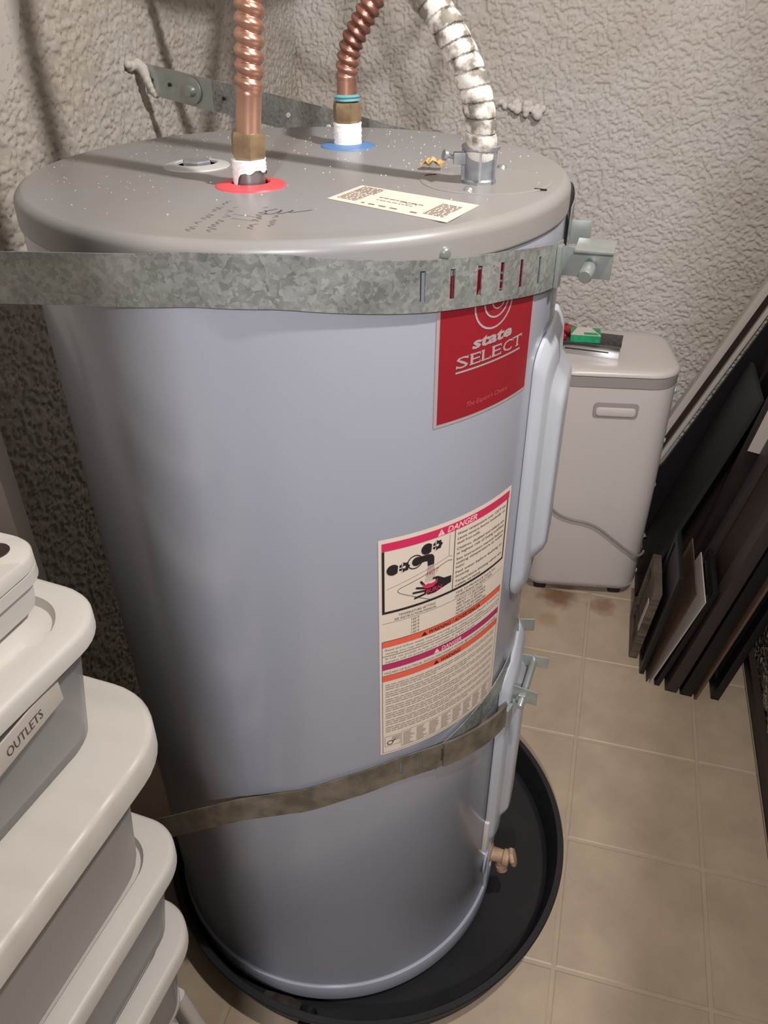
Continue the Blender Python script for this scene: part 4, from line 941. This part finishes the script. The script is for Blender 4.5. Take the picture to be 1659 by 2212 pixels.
# ---------------------------------------------------------------- storage bins stacked at the left
def bin_(label, xr, yb, z0, z1, w_, d_, body, lidm, r=0.05, lid_h=0.022, over=0.012, inset=0.05, taper=0.012, prof='channel', group='stacked storage bins', rz=-3.7):
    """xr: right edge of lid, yb: far edge of lid"""
    g = thing('storage_bin', label, 'storage bin', group=group)
    M = T(xr, yb, 0, math.radians(rz)) @ T(-w_/2, -d_/2, 0)
    bw, bd = w_-2*over, d_-2*over; zb = z1-lid_h
    loft('bin_body', [(bw-2*taper-0.02, bd-2*taper-0.02, r*0.8, z0), (bw-2*taper, bd-2*taper, r*0.9, z0+0.006), (bw-0.002, bd-0.002, r, zb-0.012), (bw+0.006, bd+0.006, r, zb-0.010), (bw+0.006, bd+0.006, r, zb),
        (bw-0.004, bd-0.004, r, zb), (bw-2*taper-0.006, bd-2*taper-0.006, r*0.85, z0+0.010)], body, g, M, n=8)
    if prof == 'channel':
        lv = [(w_-0.006, d_-0.006, r+0.004, zb), (w_, d_, r+0.006, zb+0.002), (w_, d_, r+0.006, z1-0.005), (w_-0.004, d_-0.004, r+0.005, z1-0.0015), (w_-0.012, d_-0.012, r+0.003, z1),
              (w_-inset, d_-inset, r-0.004, z1), (w_-inset-0.008, d_-inset-0.008, r-0.008, z1-0.007), (w_-inset-0.030, d_-inset-0.030, r-0.012, z1-0.0075), (w_-inset-0.038, d_-inset-0.038, r-0.014, z1-0.002), (w_-inset-0.10, d_-inset-0.10, r-0.02, z1-0.001)]
    else:
        lv = [(w_-0.006, d_-0.006, r, zb), (w_, d_, r, zb+0.002), (w_, d_, r, z1-0.003), (w_-0.004, d_-0.004, r-0.001, z1), (w_-0.05, d_-0.05, r-0.01, z1)]
    ld = loft('bin_lid', lv, lidm, g, M, n=10, ang=55)
    return g, ld, M
def ribbed():
    m = mat('ribbed_lid_plastic', (220, 214, 206), 0.4)
    nt = m.node_tree; N = nt.nodes; L = nt.links; tc = N.new('ShaderNodeTexCoord'); wv = N.new('ShaderNodeTexWave'); wv.bands_direction = 'Y'; wv.inputs['Scale'].default_value = 8; wv.inputs['Distortion'].default_value = 1.0
    L.new(tc.outputs['Object'], wv.inputs['Vector']); bp = N.new('ShaderNodeBump'); bp.inputs['Strength'].default_value = 0.4; bp.inputs['Distance'].default_value = 0.005
    L.new(wv.outputs['Fac'], bp.inputs['Height']); L.new(bp.outputs[0], N['Principled BSDF'].inputs['Normal']); return m
MT['ribbed'] = ribbed()
cart = thing('rolling_cart', 'low white plastic cart frame with teal cloth inside, carrying the bin stack', 'cart')
MCt = T(-0.445, -0.945, 0, math.radians(-3.7))
loft('top_frame', [(0.330, 0.47, 0.035, 0.222), (0.332, 0.472, 0.036, 0.224), (0.332, 0.472, 0.036, 0.232), (0.328, 0.468, 0.034, 0.2345)], 'white', cart, MCt @ T(-0.165, -0.235, 0), n=6)
loft('tray', [(0.345, 0.49, 0.035, 0.030), (0.350, 0.495, 0.036, 0.040), (0.346, 0.491, 0.036, 0.042)], 'white', cart, MCt @ T(-0.162, -0.230, 0), n=6)
for sx_, sy_ in ((1, 1), (-1, 1), (1, -1), (-1, -1)):
    loft('leg', [(0.030, 0.022, 0.006, 0.001, sx_*0.165-0.163, sy_*0.236-0.23), (0.026, 0.018, 0.006, 0.224, sx_*0.150-0.165, sy_*0.220-0.235)], 'white', cart, MCt, n=3)
bin_('cloudy bin directly on the white cart, lowest bin of the stack', -0.415, -0.926, 0.2355, 0.376, 0.350, 0.50, 'bag', 'whitelid', r=0.045)
bin_('cloudy bin with brown papers, second from the bottom of the stack', -0.4135, -0.913, 0.377, 0.512, 0.352, 0.52, 'bag', 'whitelid', r=0.045)
bin_('large bin with the wide ribbed white lid, middle of the stack', -0.4020, -0.897, 0.513, 0.695, 0.368, 0.55, 'milky', 'ribbed', r=0.070, lid_h=0.032, over=0.024, inset=0.150)
gB, lB, MBn = bin_('clear bin marked OUTLETS on the ribbed lid', -0.4300, -0.918, 0.6955, 0.832, 0.330, 0.45, 'bag', 'whitelid', r=0.045, lid_h=0.020, inset=0.045, rz=-6)
gA, lA, MAn = bin_('small white box with a round hole in its lid, topmost of the stack', -0.4740, -0.928, 0.8325, 0.889, 0.250, 0.36, 'white', 'whitelid', r=0.030, lid_h=0.014, over=0.003, prof='flat', taper=0.004)
lathe('lid_hole', [(0.0105, 0), (0.0100, 0.0008), (0.0085, 0.0009), (0.0075, 0.0004), (0, 0.0004)], 'darkhole', lA, (-0.5050, -0.9500, 0.8892), n=24)
# the OUTLETS strip on the right-hand side of the clear bin
xs = -0.4445
stp = MB().box((xs-0.0004, -1.085, 0.7860), (xs+0.0012, -0.992, 0.8090)).build('name_strip', 'cardwhite', gB, bevel=0.0004)
P = Print(lambda u, v_, lift: Vector((xs+0.0014+lift, -1.057+u*0.001, 0.7925+v_*0.001)))
P.text('k', 'OUTLETS', 0, 0, 8.5, u1=41)
P.build({'k': ('lettering', 0.0002, 'inkgrey')}, stp)
for i, (x, y, z, a, sz, mt_) in enumerate(((-0.505, -0.990, 0.7075, 0.3, (0.036, 0.055, 0.05), 'conduitgrey'), (-0.530, -1.065, 0.7075, -0.2, (0.05, 0.04, 0.04), 'white'), (-0.575, -1.00, 0.7075, 0.8, (0.05, 0.06, 0.05), 'greyplastic'))):
    o_ = loft('outlet_box', [(sz[0], sz[1], 0.006, 0), (sz[0], sz[1], 0.006, sz[2]), (sz[0]-0.01, sz[1]-0.01, 0.004, sz[2]+0.003)], mt_, None, T(x, y, z, a), n=3)
    tag(o_, ('blue-grey outlet box seen through the clear OUTLETS bin', 'white outlet box lying inside the clear OUTLETS bin', 'pale grey outlet box deeper inside the OUTLETS bin')[i], 'outlet box', 'electrical boxes in the clear bin')
o_ = loft('folded_cloth', [(0.27, 0.40, 0.03, 0.0425), (0.285, 0.425, 0.03, 0.055), (0.285, 0.425, 0.03, 0.16), (0.22, 0.33, 0.04, 0.19)], 'teal', None, T(-0.615, -1.175, 0, math.radians(-3.7)), n=5)
tag(o_, 'folded teal cloth on the tray of the white cart under the bins', 'cloth')
o_ = loft('paper_stack', [(0.24, 0.38, 0.004, 0.392), (0.24, 0.38, 0.004, 0.44)], 'brownbox', None, T(-0.60, -1.17, 0), n=2)
tag(o_, 'brown papers inside the second bin from the bottom', 'papers')
# upright white board behind the bins
wb = thing('white_board', 'white framed board standing upright behind the storage bins', 'board')
b = MB(); b.box((-0.668, -0.800, 0.0), (-0.630, -0.780, 1.02)).build('stile', 'board', wb, bevel=0.0015)
MB().box((-0.790, -0.800, 0.98), (-0.668, -0.780, 1.02)).build('rail', 'board', wb, bevel=0.0015)
MB().box((-0.790, -0.800, 0.0), (-0.668, -0.780, 0.05)).build('rail', 'board', wb, bevel=0.0015)
MB().box((-0.790, -0.794, 0.05), (-0.668, -0.786, 0.98)).build('inner_panel', 'plaster', wb)
